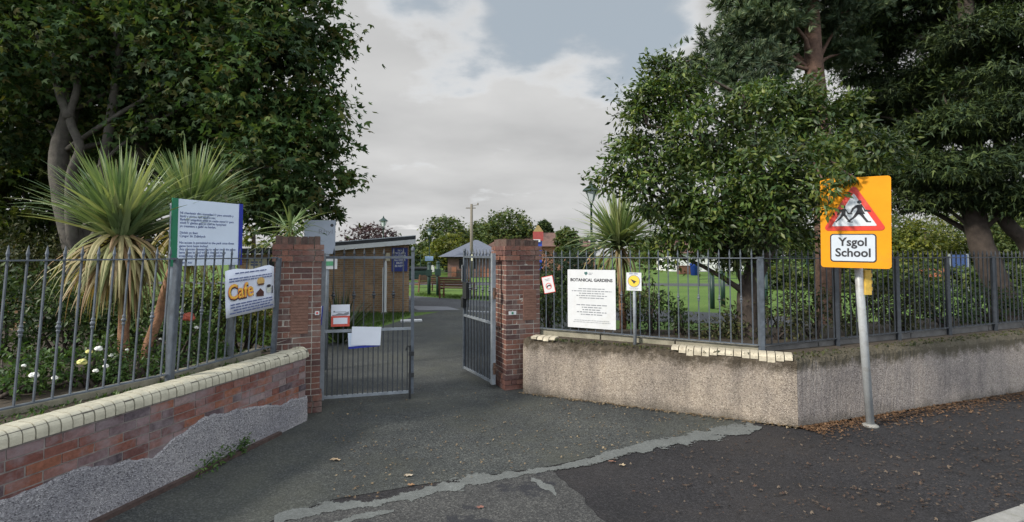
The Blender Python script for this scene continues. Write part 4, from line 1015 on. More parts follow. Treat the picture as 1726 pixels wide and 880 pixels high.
mb = MB(); q = up * 1.72; mb.box((q.x + .03, q.y - .06, 1.57), (q.x + .10, q.y + .0, 1.86)); mb.box((q.x + .1, q.y - .05, 1.62), (q.x + .118, q.y - .01, 1.66)); mb.box((q.x + .1, q.y - .05, 1.70), (q.x + .118, q.y - .01, 1.74)); mb.box((q.x + .1, q.y - .05, 1.78), (q.x + .118, q.y - .01, 1.82)); mb.build('yellow_bracket', mat('yellow bracket', (.55, .36, .06), .6, .25, 20), t)
for z in (1.98, 2.42):
    mb = MB(); mb.lathe([(.052, z - .02), (.052, z + .02)], (up.x * z, up.y * z, 0), 14); mb.build('clamp', GALV, t)

# tall grey board behind the left pillar
M = frame(D(512, 430, 9.0) * 1, D(560, 430, 9.15)); M[2][3] = 2.05; W = .52; H = .60
t = thing('welcome_board', 'tall grey blue board with small emblem behind the left gate pillar', 'sign', mat=M)
MB().box((0, -.012, 0), (W, .012, H)).build('board', mat('grey blue board', (.33, .37, .44), .5, .06), t)
mb = MB(); mb.poly(disc(W - .06, H - .09, .028), -.016, -.0125); mb.build('emblem', INK, t)
text('Rhyl', .11, W - .29, H - .24, GINK, t, y=-.0135, width=.23)
MB().box((W - .30, -.02, -.27), (W + .04, -.004, -.05)).build('lower_panel', WHITEP, t)
MB().box((W - .22, -.0235, -.21), (W - .03, -.0205, -.13)).build('green_lettering_band', mat('green print', (.10, .35, .18), .5, .3, 50), t)
mb = MB(); mb.tube([(W - .14, .04, -2.08), (W - .14, .04, H - .05)], .045, 12); mb.build('post', GALV, t, True)

# ================================================================== KIOSK
def kiosk():
    x0, x1, y0, y1 = -9.2, -3.63, 18.1, 23.0
    w_, d = x1 - x0, y1 - y0
    M = Matrix.Translation((x1, y0, 0)) @ Matrix.Rotation(R(11.5), 4, 'Z') @ Matrix.Translation((-w_, 0, 0))
    t = thing('brick_kiosk', 'low brown brick kiosk with sloping flat roof and pale fascia inside the gates', 'building', mat=M)
    zr = lambda x: 2.08 + .098 * (x - 2.2) / 1.0 if x > 2.2 else 2.08
    # side walls with a sloping top
    pts = [(0, 0), (w_, 0), (w_, 2.40), (2.4, 2.10), (0, 2.02)]
    MB().poly(pts, 0, .22).build('wall', BRICKK, t); MB().poly(pts, d - .22, d).build('wall', BRICKK, t)
    MB().box((0.002, .221, 0), (.22, d - .221, 2.0)).build('end_wall', BRICKK, t); MB().box((w_ - .22, .221, 0), (w_ - .002, d - .221, 2.38)).build('end_wall', BRICKK, t)
    a, b = (2.35, 2.12), (w_ + .22, 2.43); sl = (b[1] - a[1]) / (b[0] - a[0])
    mb = MB(); mb.poly([(a[0], a[1] - .02), (b[0], b[1] - .03), (b[0], b[1] + .13), (a[0], a[1] + .13)], -.30, -.27); mb.build('fascia', WHITEP, t)
    mb = MB(); mb.poly([(a[0], a[1] + .133), (b[0], b[1] + .133), (b[0], b[1] + .25), (a[0], a[1] + .25)], -.26, d + .2); mb.build('roof', ROOFD, t)
    mb = MB(); mb.poly([(a[0], a[1] + .253), (b[0], b[1] + .253), (b[0], b[1] + .275), (a[0], a[1] + .275)], -.262, d + .22); mb.build('roof_edge_trim', FASCIA, t)
    mb = MB(); mb.poly([(-.2, 2.06), (2.34, 2.13), (2.34, 2.28), (-.2, 2.22)], -.25, d); mb.build('lower_roof', ROOFD, t)
    mb = MB(); mb.box((.9, -.012, .9), (1.5, -.002, 1.9)); mb.build('window', DARKW, t)
    mb = MB(); mb.box((w_ - .80, -.10, 1.80), (w_ - .66, -.002, 2.08)); mb.build('meter_box', mat('cream box', (.45, .40, .28), .6, .1), t)
    return M, w_
KM, KW = kiosk()
M = KM @ Matrix.Translation((KW - .60, -.03, 1.44))
t = thing('cycling_sign', 'blue sign reading NO CYCLING ALLOWED on the brown brick kiosk', 'sign', mat=M)
MB().box((0, -.01, 0), (.545, .028, .83)).build('board', BLUE, t)
for i, (s_t, wd) in enumerate((('NO', .13), ('CYCLING', .40), ('ALLOWED', .44), ('ALL DOGS', .40), ('MUST', .22), ('BE KEPT', .32), ('ON A LEAD', .46))):
    text(s_t, .095, .272, .70 - i * .104 - (.025 if i > 2 else 0), WHITEP, t, y=-.0115, align='CENTER', width=wd, bold=.002)
t = thing('white_post', 'slim white post with pointed top in front of the kiosk wall', 'post', (-4.34, 17.5, 0))
MB().poly([(-.06, 0), (.06, 0), (.06, 1.70), (.035, 1.82), (-.06, 1.55)], -.05, .05).build('shaft', WHITEP, t); MB().box((-.09, -.08, 0), (.09, .08, .08)).build('foot', KERB, t)
t = thing('small_notice', 'small cream notice on the kiosk wall left of the gate pillar', 'notice', mat=KM @ Matrix.Translation((.35, -.03, 1.35)))
MB().box((0, 0, 0), (.55, .028, .55)).build('board', mat('cream notice', (.50, .46, .34), .6, .1), t); small_print([.8, .5, 0, .6], .06, .5, .40, .09, .05, BINK, t, y=-.002)
t = thing('white_slab', 'thin white kerb stone lying on the grass edge by the kiosk', 'stone', (-3.05, 15.6, 0)); MB().box((-.32, -.12, 0), (.32, .12, .06), Matrix.Rotation(R(14), 4, 'Z')).build('stone', WHITEP, t, bevel=.01)

# ================================================================== PARK FURNITURE
def bench(loc, rz, label, metal=False):
    t = thing('park_bench', label, 'bench', loc, rz, 'park benches on the lawn')
    W = 1.5
    mb = MB()
    for i in range(4): mb.box((-W / 2, -.22 + i * .115, .42), (W / 2, -.22 + i * .115 + .095, .45))
    mb.build('seat', WOODB, t)
    mb = MB()
    for i in range(4): mb.box((-W / 2, .235 + i * .025, .50 + i * .105), (W / 2, .26 + i * .025, .585 + i * .105))
    mb.build('backrest', WOODB, t)
    for x in (-W / 2 + .05, W / 2 - .05):
        mb = MB(); mm_ = BLACKM if metal else WOODB
        mb.bar((x, -.2, 0), (x, -.2, .64), .06); mb.bar((x, .23, 0), (x, .34, .93), .06); mb.bar((x, -.24, .66), (x, .28, .66), .06, .035)
        mb.bar((x, -.2, .39), (x, .25, .39), .05); mb.build('end_frame', mm_, t)
    return t
b1 = bench((-4.75, 28.2, 0), R(232), 'dark brown bench standing beyond the two green posts, left one')
b2 = bench((-2.55, 23.9, 0), R(165), 'larger brown wooden bench seen through the right gate')
b2.scale = (1.08, 1.08, 1.08)
b1['label'] = 'reddish bench with black curved ends, left of the dark green posts'
def green_post(x, y, h, label, box=True):
    t = thing('green_post', label, 'post', (x, y, 0), group='dark green posts in the park')
    mb = MB(); mb.tube([(0, 0, 0), (0, 0, h)], .085, 10); mb.build('shaft', GREENM, t, True)
    mb = MB(); mb.lathe([(.10, h), (.11, h + .03), (.06, h + .08), (.01, h + .10)], n=10); mb.build('cap', GREENM, t, True)
    if not box: return
    mb = MB(); mb.box((-.13, -.12, h * .62), (.13, .12, h * .82)); mb.build('box', GREENM, t)
p = G(723, 498); green_post(p.x, p.y, 1.55, 'dark green post behind the reddish bench, left of a pair')
p = G(738, 499); green_post(p.x, p.y, 1.6, 'dark green post between the two park benches, right of a pair')
p = G(1201, 520); green_post(p.x, p.y, 1.35, 'dark green post on the lawn left of the white building gap', False)
p = G(1219, 516); green_post(p.x, p.y, 1.35, 'dark green post on the lawn nearest the leaning trunk', False)
p = G(1291, 514); green_post(p.x, p.y, 1.25, 'dark green post on the lawn right of the leaning trunk', False)
def lamp(x, y, h, label):
    t = thing('street_lamp', label, 'lamp post', (x, y, 0), group='lantern lamp posts in the park')
    mb = MB(); mb.lathe([(.12, 0), (.12, .5), (.08, .6), (.048, .75), (.04, h * .6), (.033, h - .75), (.06, h - .73), (.035, h - .68)], n=12); mb.build('column', GREENM, t, True)
    mb = MB(); mb.lathe([(.10, h - .62), (.20, h - .28)], n=6); mb.build('lantern_glass', mat('lantern glass', (.55, .60, .62), .2, .1), t)
    mb = MB(); mb.lathe([(.30, h - .28), (.26, h - .22), (.13, h - .12), (.05, h - .06), (.05, h - .02), (.008, h + .08)], n=12)
    for q in range(4):
        a = q * math.pi / 2 + .6; mb.bar((math.cos(a) * .06, math.sin(a) * .06, h - .68), (math.cos(a) * .24, math.sin(a) * .24, h - .26), .018)
    mb.build('lantern_hood', GREENM, t)
    return t
lamp(2.67, 17.2, 4.45, 'dark green lantern lamp post rising beside the magnolia tree')
lamp(-8.35, 33.2, 4.45, 'dark green lantern lamp post above the kiosk roof')
t = lamp(-7.1, 44, 4.3, 'distant lantern lamp post with blue plate in front of the park trees')
MB().box((-.35, -.10, 1.45), (.35, -.07, 1.85)).build('blue_plate', mat('pale blue plate', (.22, .33, .5), .5, .1), t)
t = thing('utility_pole', 'tall timber utility pole behind the right gate', 'pole', (-3.53, 44.6, 0))
mb = MB(); mb.tube([(0, 0, 0), (0, 0, 6.4)], [.16, .11], 10); mb.build('shaft', GREYP, t, True)
mb = MB(); mb.bar((-.5, 0, 6.05), (.35, 0, 6.05), .08); mb.tube([(.55, 0, 6.3), (.55, 0, 6.5)], .06, 6); mb.bar((0, 0, 6.2), (.55, 0, 6.35), .04); mb.build('bracket', GREYP, t)
MB().box((-.12, -.2, 1.45), (.14, -.16, 2.0)).build('pale_plate', mat('pale yellow plate', (.6, .58, .4), .5, .1), t)
# mesh fence lines on the lawn
def wire(label, a, b, h, n):
    t = thing('sports_fence', label, 'fence', (a[0], a[1], 0)); a, b = Vector((0, 0, 0)), Vector((b[0] - a[0], b[1] - a[1], 0))
    for i in range(n + 1):
        p = a.lerp(b, i / n); mb = MB(); mb.bar(p, p + Vector((0, 0, h)), .07); mb.build('post', GREENM, t)
    mb = MB()
    for k_ in range(4): mb.bar(a + Vector((0, 0, h * (k_ + 1) / 4 - .05)), b + Vector((0, 0, h * (k_ + 1) / 4 - .05)), .03)
    mb.build('wire_panel', GREENM, t)
wire('thin green wire fence on the lawn behind the benches', (-14, 29), (6, 27.4), 1.1, 7)
wire('tall green wire fence across the far end of the lawn', (-20, 52), (2, 49), 2.0, 8)
wire('tall green wire fence on the lawn beyond the leaning trunk', (12, 33), (30, 40), 1.9, 8)
t = thing('litter_bin', 'dark bin beyond the lawn next to the kiosk corner', 'bin', G(704, 471)); mb = MB(); mb.box((-.9, -.4, 0), (.9, .4, .75)); mb.build('body', GREENM, t, bevel=.05); mb = MB(); mb.box((-1, -.5, .75), (1, .5, 1.0)); mb.build('lid', BLACKM, t, bevel=.1)
t = thing('stone_marker', 'short white marker stone in front of the pavilion', 'marker', G(730, 458.5)); MB().box((-.17, -.12, 0), (.17, .12, .75)).build('stone', WHITEP, t, bevel=.03)
p = G(1171, 464); t = thing('blue_barrel', 'bright blue bin on the lawn before the white building', 'bin', p)
mb = MB(); mb.lathe([(.36, 0), (.44, .95), (.47, .96), (.47, 1.02)], n=14); mb.build('body', BINBLUE, t, True); mb = MB(); mb.lathe([(.5, 1.025), (.5, 1.08), (.3, 1.16), (.02, 1.18)], n=14); mb.build('lid', BINBLUE, t, True)
p = G(1155, 462); t = thing('timber_crate', 'brown timber crate left of the bright blue bin', 'crate', p); MB().box((-.7, -.5, 0), (.5, .5, .8)).build('body', WOODB, t, bevel=.02); MB().box((-.75, -.55, .8), (.55, .55, .86)).build('rim', WOODB, t)
p = G(1435, 486); t = thing('blue_barrel', 'blue bin half hidden below the school sign', 'bin', p); mb = MB(); mb.lathe([(.42, .35), (.5, 1.35), (.55, 1.36), (.55, 1.44)], n=14); mb.build('body', BINBLUE, t, True); mb = MB(); mb.lathe([(.3, 0), (.3, .349)], n=10); mb.build('foot', BLACKM, t, True)
p = G(1569, 482); t = thing('orange_planter', 'faded orange planter seen through the roadside railing', 'planter', p); MB().poly([(-.75, .35), (.75, .35), (.95, 1.1), (-.95, 1.1)], -.4, .4).build('body', mat('faded orange', (.42, .14, .07), .7, .15), t); MB().box((-.6, -.3, 0), (.6, .3, .349)).build('foot', BLACKM, t)
p = G(1618, 490); t = thing('blue_board', 'blue board on two pale posts seen through the roadside railing', 'sign', p)
MB().box((-.45, -.03, .9), (.45, .03, 2.0)).build('panel', mat('dull blue panel', (.04, .08, .22), .6, .2), t)
for x in (-.5, .5): MB().box((x - .045, -.045, 0), (x + .045, .045, 2.05)).build('post', GALV, t)

# ================================================================== BACKGROUND BUILDINGS
def hip(mb, x0, x1, y0, y1, z0, z1, ins):
    ym = (y0 + y1) / 2; v = [(x0, y0, z0), (x1, y0, z0), (x1, y1, z0), (x0, y1, z0), (x0 + ins, ym, z1), (x1 - ins, ym, z1)]
    mb.add(v, [(0, 1, 5, 4), (2, 3, 4, 5), (1, 2, 5), (3, 0, 4), (3, 2, 1, 0)])
t = thing('pavilion', 'small brick pavilion with blue grey hipped roof behind the lawn', 'pavilion', (-6.2, 45.5, 0))
MB().box((.5, 0, 0), (8, 5, 1.75)).build('wall', mat('dull brick', (.14, .09, .075), .9, .25, 3), t)
for x in (1.5, 2.4, 4.2, 5.2, 6.2, 7.4): MB().box((x, -.03, .75), (x + .7, -.004, 1.62)).build('window', DARKW, t)
MB().box((3.6, -.5, 0), (3.9, -.2, .9)).build('brick_pier', mat('orange brick', (.28, .12, .07), .9, .2), t); MB().box((.9, -.5, 0), (1.3, -.2, .9)).build('brick_pier', mat('orange brick', (.28, .12, .07), .9, .2), t)
mb = MB(); hip(mb, -.3, 6.0, -.6, 5.6, 1.80, 3.35, 3.0); mb.build('roof', SLATE, t); mb = MB(); hip(mb, 4.6, 8.4, .4, 6.6, 1.82, 3.40, 1.6); mb.build('roof', SLATE, t)
MB().box((3.4, -.45, .0), (8.2, -.25, .75)).build('low_brick_wall', mat('orange brick', (.28, .12, .07), .9, .2), t)
t = thing('tiled_house', 'house with long brown tiled hipped roof behind the right pillar', 'house', (-3.0, 62, 0))
MB().box((.6, 0, 0), (13, 7, 3.0)).build('wall', mat('orange brown brick', (.30, .14, .09), .9, .2, 2), t)
for x in (2, 5, 8, 11): MB().box((x, -.03, 1.0), (x + 1.2, -.004, 2.3)).build('window', DARKW, t)
mb = MB(); hip(mb, -.2, 13.6, -.6, 7.6, 2.95, 4.75, 3.0); mb.build('roof', TILE, t)
p = D(907, 398, 56); t = thing('play_tower', 'red and blue tower with yellow pointed cap above the tiled roof', 'play tower', (p.x, p.y, 0)); t.scale = (.72, .72, .94)
MB().box((-.55, -.55, 0), (.55, .55, 3.7)).build('shaft', BINBLUE, t)
MB().box((-.75, -.75, 3.702), (.75, .75, 4.75)).build('red_box', mat('red board', (.32, .055, .05), .6, .15), t); MB().box((-.78, -.78, 3.55), (.30, -.551, 3.85)).build('white_rail', WHITEP, t)
mb = MB(); mb.lathe([(1.05, 4.752), (.30, 5.4), (.02, 5.55)], n=4); mb.build('yellow_cap', mat('mustard cap', (.20, .145, .05), .8, .3, 4), t)
t = thing('white_building', 'long low white building with brown roof across the lawn', 'building', (18.6, 60, 0))
MB().box((0, 0, 0), (8.5, 6, 2.1)).build('wall', WHITEW, t)
for x in (3.2, 5.6): MB().box((x, -.03, .2), (x + .35, -.004, 1.9)).build('drain_panel', mat('grey panel', (.4, .42, .43), .7, .1), t)
MB().box((7.2, -.03, 0), (8.0, -.004, 1.95)).build('door', DARKW, t)
mb = MB(); hip(mb, -.5, 9, -.5, 6.5, 2.12, 4.2, 2.0); mb.build('roof', TILE, t)
t = thing('garden_wall', 'old brown brick wall in shade at the far left behind the shrubs', 'wall', (-14, 12.6, 0)); MB().box((-4, 0, 0), (4.5, .25, 2.0)).build('wall', BRICKK, t); MB().box((-4.02, -.02, 2.002), (4.52, .27, 2.07)).build('coping', KERBD, t)

# ================================================================== LEFT TREES AND GARDEN
def px_lobes(lst, shrink=18):
    """(px, py, Y, radius in photo px, depth factor)"""
    res = []
    for e in lst:
        px, py, Y, r = e[:4]; r = max(r * .8, r - shrink); k = e[4] if len(e) > 4 else 1.0; kz = e[5] if len(e) > 5 else .9
        c = D(px, py, Y); rm = r * Y / F; res.append((tuple(c), (rm, rm * k, rm * kz)))
    return res
syc = px_lobes([(490, 45, 9.4, 92, 1.2), (430, 120, 9.0, 130), (505, 215, 9.2, 88), (552, 215, 9.6, 66), (470, 280, 9.0, 105), (540, 305, 9.5, 66), (440, 345, 9.4, 80), (525, 362, 9.8, 46), (475, 365, 9.6, 46), (360, 60, 9.2, 150),
                (330, 200, 10.2, 120), (230, 70, 9.6, 140), (250, 230, 10.8, 110), (60, 60, 9.2, 150), (30, 190, 10.5, 110), (400, 245, 10.4, 110), (500, -90, 9.8, 110, 1.2), (330, -120, 10, 190, 1.1), (100, -120, 10, 190, 1.1), (150, 190, 11.2, 110), (-60, 60, 10.4, 150), (545, 80, 9.8, 50), (385, 330, 10.6, 60)])
tb = D(150, 520, 9.4); tb.z = .6
tree('sycamore_tree', 'huge dark green sycamore overhanging the left pillar with grey forked trunk', [(tb, .21), (D(128, 430, 9.4), .17), (D(106, 340, 9.4), .155), (D(100, 260, 9.45), .15), (D(118, 190, 9.5), .135), (D(122, 120, 9.5), .17), (D(135, 30, 9.6), .13), (D(140, -120, 9.8), .09)],
     syc, BARK, L_SYC, T_STAR, .12, 50, .34, 54, limbs=[([D(140, 480, 9.5), D(122, 400, 9.3), D(120, 300, 9.2), D(135, 250, 9.1), D(118, 200, 9.1), D(130, 150, 9.1), D(138, 70, 9.2)], .105, .045), ([D(118, 200, 9.1), D(98, 150, 9.1), D(92, 90, 9.2)], .09, .04),
            ([D(128, 420, 9.6), D(200, 320, 10), D(270, 180, 9.6), D(300, 90, 9.4), D(315, 20, 9.4)], .17, .08), ([D(160, 380, 9.6), D(195, 150, 9.3), D(205, 75, 9.2), D(250, 20, 9.2)], .10, .03), ([D(205, 75, 9.2), D(180, 30, 9.2)], .05, .03)], twigs=2)
tree('lime_tree', 'yellowish leafy tree behind the sycamore at the far left edge', [(Vector((-10.8, 12.4, 0)), .28), (Vector((-10.9, 12.4, 2)), .24), (Vector((-11.1, 12.4, 5)), .16), (Vector((-11, 12.4, 8)), .08)],
     px_lobes([(40, 330, 12, 110), (-60, 250, 12, 150), (20, 420, 11.8, 90), (90, 250, 13, 120), (190, 260, 13.4, 110), (200, 400, 13.5, 80), (-40, 60, 13, 170), (150, 60, 13.5, 170), (300, 120, 13.6, 150), (400, 250, 13.2, 90), (-30, 430, 11.5, 90)]), BARKD, L_SYC2, T_STAR, .15, 36, .5, 46, twigs=1)
tree('hazel_tree', 'pale leafy small tree seen between the board and the left pillar', [(Vector((-10.6, 21, 0)), .16), (Vector((-10.6, 21, 1.5)), .12), (Vector((-10.6, 21, 3)), .06)],
     px_lobes([(425, 395, 21, 34), (395, 410, 21, 30), (452, 415, 21, 26), (365, 400, 21, 35)]), BARKD, L_YEL, T_STAR, .2, 8, .4, 20, twigs=1)

def cordyline(label, base, top, heads, scale=1.0, dead=60, group='cabbage palms', el=(22, 89), sag=.55):
    t = thing('cabbage_palm', label, 'palm', base, group=group); b = Vector(base); top = Vector(top)
    p, r = limb((0, 0, 0), top - b, .058 * scale, .05 * scale, 7, .03)
    mb = MB(); mb.tube(p, [q * random.uniform(.93, 1.1) for q in r], 10, wob=.09); mb.build('stem', PALMB, t, True)
    straps('green_leaves', int(300 * heads), .95 * scale, .052 * scale, el, L_CORD, t, top - b, sag)
    if dead: straps('withered_leaves', dead, .85 * scale, .048 * scale, (-85, 0), L_DEAD, t, top - b + Vector((0, 0, -.10)), 2.6)
    return t
cordyline('bushy cabbage palm with drooping withered leaves, left of the bilingual board', G(201, 632, .8), D(205, 392, 5.35), 1.15, .9, 300)
cordyline('cabbage palm fanning out directly behind the bilingual board', G(240, 625, .8), D(322, 362, 6.4), 1.0, .9, 130)
cordyline('cabbage palm with leaves spilling over the left brick pillar top', (-3.35, 7.7, .5), D(490, 388, 7.55), .2, .58, 10, el=(-40, 60), sag=1.1)
t = cordyline('tall cabbage palm growing behind the botanical gardens notice', (2.05, 9.6, .5), D(1043, 410, 9.6), .85, 1.12, 40, el=(0, 88))
t = thing('flax_plant', 'dark spiky flax plant in the grass before the kiosk', 'plant', (-3.95, 11.9, 0)); straps('leaves', 70, 1.35, .06, (35, 85), leafm('dark flax leaves', [(.015, .028, .015), (.03, .05, .022), (.05, .07, .03)], .1, .4), t, (0, 0, .05), .35)
t['label'] = 'dark spiky flax plant in the grass before the kiosk'

GS = 'shrubs in the left garden'
def gz(px, py, Y): p = D(px, py, Y); return p
shr = [('dark leafy shrub at the left edge behind the railing', 20, 6.4, (.75, .6, .62), L_SHR), ('dark leafy shrub under the withered palm leaves', 110, 6.5, (.6, .55, .56), L_SHR), ('low dark shrub between the two palm stems', 232, 6.6, (.5, .5, .42), L_SHR), ('dark shrub right behind the second palm stem', 300, 6.9, (.5, .45, .45), L_SHR), ('tall shaded shrub below the sycamore trunk', 165, 8.2, (.8, .6, .75), L_OLIVE), ('large shaded shrub at far left below the lime tree', 25, 9.2, (1.1, .8, .95), L_OLIVE)]
for lb, px, Y, r, m_ in shr:
    X = (px - CX) / F * Y; shrub('shrub', lb, (X, Y, .75), r, m_, size=.085, per=40, group=GS)
shrub('yellow_shrub', 'yellow green bushy shrub under the bilingual board', ((352 - CX) / F * 7.2, 7.2, .7), (.42, .4, .62), L_YEL, size=.07, per=50, n_per=26)
shrub('yellow_shrub', 'lower yellow green shrub behind the cafe banner', ((415 - CX) / F * 7.4, 7.4, .65), (.5, .4, .45), L_YEL, size=.065, per=50, n_per=26)
def rose(label, px, py, Y, r, fl):
    X = (px - CX) / F * Y; t = shrub('rose_bush', label, (X, Y, .78), r, L_ROSE, size=.06, per=46, cl_r=.10, n_per=18, cat='rose bush')
    for fx, fy, kind, s in fl:
        p = D(fx, fy, Y - r[1] * .95) - Vector((X, Y, .78)); m_ = {'w': PETW, 'y': PETY, 'r': PETR}[kind]; mb = MB()
        for k_ in range(9):
            a = k_ * 2.4; e_ = .25 + .08 * k_; rr = s * (1 - k_ * .07); c = p + Vector((math.cos(a) * rr * .45, math.sin(a) * rr * .45, (k_ * .06) * s))
            mb.tube([c + Vector((0, 0, -.3 * s)), c, c + Vector((0, 0, .28 * s))], [.25 * s, .55 * s, .2 * s], 6)
        mb.build('flower', m_, t, True)
rose('rose bush with white blooms at the left end of the railing', 50, 630, 4.75, (.40, .28, .22), [(57, 634, 'w', .045), (40, 617, 'w', .022), (92, 638, 'w', .03)])
rose('rose bush with pale yellow and white blooms left of the first palm stem', 140, 610, 5.05, (.42, .3, .26), [(138, 612, 'y', .05), (150, 594, 'y', .035), (166, 589, 'w', .04), (161, 626, 'w', .03), (178, 618, 'w', .03)])
rose('rose bush with white blooms between the palm stems', 205, 600, 5.5, (.36, .3, .26), [(190, 601, 'w', .045), (214, 590, 'w', .02), (178, 607, 'w', .025)])
rose('rose bush with one coral bloom near the board posts', 305, 570, 6.1, (.42, .32, .34), [(316, 537, 'r', .09), (264, 612, 'w', .045), (258, 600, 'w', .025), (331, 553, 'w', .03), (270, 572, 'w', .02)])
rose('low rose bush by the cafe banner post', 345, 590, 6.3, (.34, .3, .2), [(352, 560, 'w', .02)])
for lb, px, Y, r in [('low leafy plant at the frame edge in front of the dark shrub', 5, 4.55, (.34, .25, .17)), ('low leafy plant between white and yellow rose blooms', 98, 4.9, (.34, .25, .17)), ('low leafy plant left of the first palm stem', 170, 4.95, (.3, .22, .13)), ('low leafy plant between the two palm stems', 232, 5.15, (.3, .22, .14)), ('low leafy plant at the foot of the board post', 278, 5.35, (.26, .22, .14)), ('low leafy plant under the yellow green shrub', 365, 6.0, (.3, .25, .16))]:
    shrub('bedding_plant', lb, ((px - CX) / F * Y, Y, .78), r, L_ROSE, size=.055, per=46, cl_r=.1, n_per=18, group='bedding plants in the left garden', cat='plant')
# weeds on the strip behind the coping and at the wall foot
n = 4200; u = rng.uniform(0, 1, n); Pw = []
for q in u:
    a = Vector((-4.25, .6)).lerp(Vector((-2.78, 6.25)), q); b = Vector((-4.80, 1.6)).lerp(Vector((-3.0, 6.25)), q); v = a.lerp(b, random.random() ** 1.2); bump_ = .5 + .5 * math.sin(q * 37) * math.sin(q * 91 + 2)
    Pw.append((v.x, v.y, .775 + random.uniform(0, .07) * bump_))
Pw = np.array(Pw); o = leaves('ground_weeds', Pw, rng.normal(size=(n, 3)) * .7 + np.array((0, 0, .5)), rng.normal(size=(n, 3)) * .5 + np.array((0, 0, 1)), rng.uniform(.02, .055, n), T_LANCE, L_ROSE)
tag(o, 'short green weeds growing between the coping and the left railing', 'weeds', kind='stuff')
wp_ = G(376, 776); 
shrub('wall_weed', 'clump of green weeds growing at the foot of the pebbledashed brick wall', (wp_.x + .0, wp_.y + .02, 0), (.10, .26, .07), L_ROSE, size=.05, per=330, cl_r=.07, n_per=16, cat='weed',
      lobes=[((-.01, 0, .07), (.08, .18, .08)), ((-.03, -.30, .05), (.07, .14, .06)), ((.05, .28, .08), (.07, .15, .08))])

# ================================================================== RIGHT TREES AND HEDGES
mag = px_lobes([(1130, 150, 7.9, 72), (1098, 165, 8.0, 52), (1140, 112, 8.0, 44), (1480, 255, 7.3, 48), (1090, 210, 7.8, 56), (1075, 270, 7.6, 60), (1110, 320, 7.5, 72), (1180, 230, 7.7, 90), (1200, 330, 7.3, 95), (1280, 200, 7.9, 90), (1290, 300, 7.1, 100), (1350, 190, 7.9, 75), (1370, 290, 7.0, 75), (1400, 210, 7.5, 70), (1450, 250, 7.2, 55),
                (1200, 395, 7.4, 65), (1275, 375, 6.9, 58), (1150, 375, 7.6, 60), (1030, 300, 7.6, 26), (1235, 430, 7.4, 30), (1110, 415, 7.8, 40), (1330, 380, 7.6, 50)])
tb = G(1258, 552, .8)
tb = Vector(((1258 - CX) / F * 7.7, 7.7, .7))
magt = tree('magnolia_tree', 'spreading glossy leaved evergreen tree above the railing, branches reaching the school sign', [(tb, .17), (D(1262, 500, 7.7), .16), (D(1275, 450, 7.7), .15), (D(1296, 400, 7.65), .13), (D(1290, 330, 7.6), .10), (D(1270, 250, 7.7), .07), (D(1250, 160, 7.8), .04)],
     mag, BARKD, L_MAG, T_LANCE, .102, 130, .20, 68, limbs=[([D(1285, 425, 7.7), D(1240, 420, 7.6), D(1200, 400, 7.5), D(1160, 360, 7.5)], .06, .03), ([D(1290, 400, 7.6), D(1340, 350, 7.3), D(1380, 300, 7.0), D(1410, 270, 6.9)], .07, .03)], twigs=2, up=.6, droop=.25)
# sprays that hang in front of the school sign
ol = px_lobes([(1396, 322, 5.85, 15), (1412, 304, 5.8, 13), (1438, 295, 5.8, 11), (1390, 350, 5.9, 9), (1375, 318, 6.1, 24), (1432, 278, 5.9, 20), (1395, 290, 6.1, 30), (1360, 280, 6.4, 45), (1470, 275, 6.1, 24)])
b_ = Vector(magt.location); ol = [(np.array(c) - np.array(b_), r) for c, r in ol]
foliage('crown', ol, 110, .08, 14, .09, T_LANCE, L_MAG, magt, .6, .3)
mb = MB(); 
for pts in ([D(1370, 270, 6.8), D(1385, 300, 6.2), D(1400, 325, 5.85), D(1394, 352, 5.9)], [D(1400, 270, 6.7), D(1425, 290, 6.0), D(1443, 300, 5.8)]): mb.tube([p - b_ for p in pts], [.018, .012, .007, .004][:len(pts)], 5)
mb.build('branch', BARKR, magt, True)

tb = Vector(((1392 - CX) / F * 10.6, 10.6, .4))
pine_l = px_lobes([(1240, 60, 11, 62, 1, .6), (1215, 110, 11, 50, 1, .6), (1300, 20, 10.5, 70, 1, .6), (1290, 110, 10.6, 60, 1, .6), (1345, 70, 11.6, 60, 1, .6), (1260, 150, 10.4, 45, 1, .6), (1430, 20, 10.8, 60, 1, .5), (1330, -40, 10.6, 100, 1, .7), (1250, -30, 11, 60, 1, .7), (1400, -80, 11, 120, 1, .7), (1430, 90, 11.3, 45, 1, .5), (1195, 130, 10.8, 34, 1, .6)])
tree('pine_tree', 'tall pine with reddish trunk and bluish needle tufts behind the magnolia', [(tb, .26), (D(1395, 420, 10.6), .22), (D(1385, 260, 10.6), .22), (D(1373, 120, 10.6), .18), (D(1368, 20, 10.6), .15), (D(1362, -120, 10.7), .10)],
     pine_l, BARKR, L_PINE, T_TUFT, .19, 110, .24, 18, twigs=2, up=.5, droop=-.25)
tb = Vector(((1700 - CX) / F * 10.2, 10.2, .6))
con_l = []
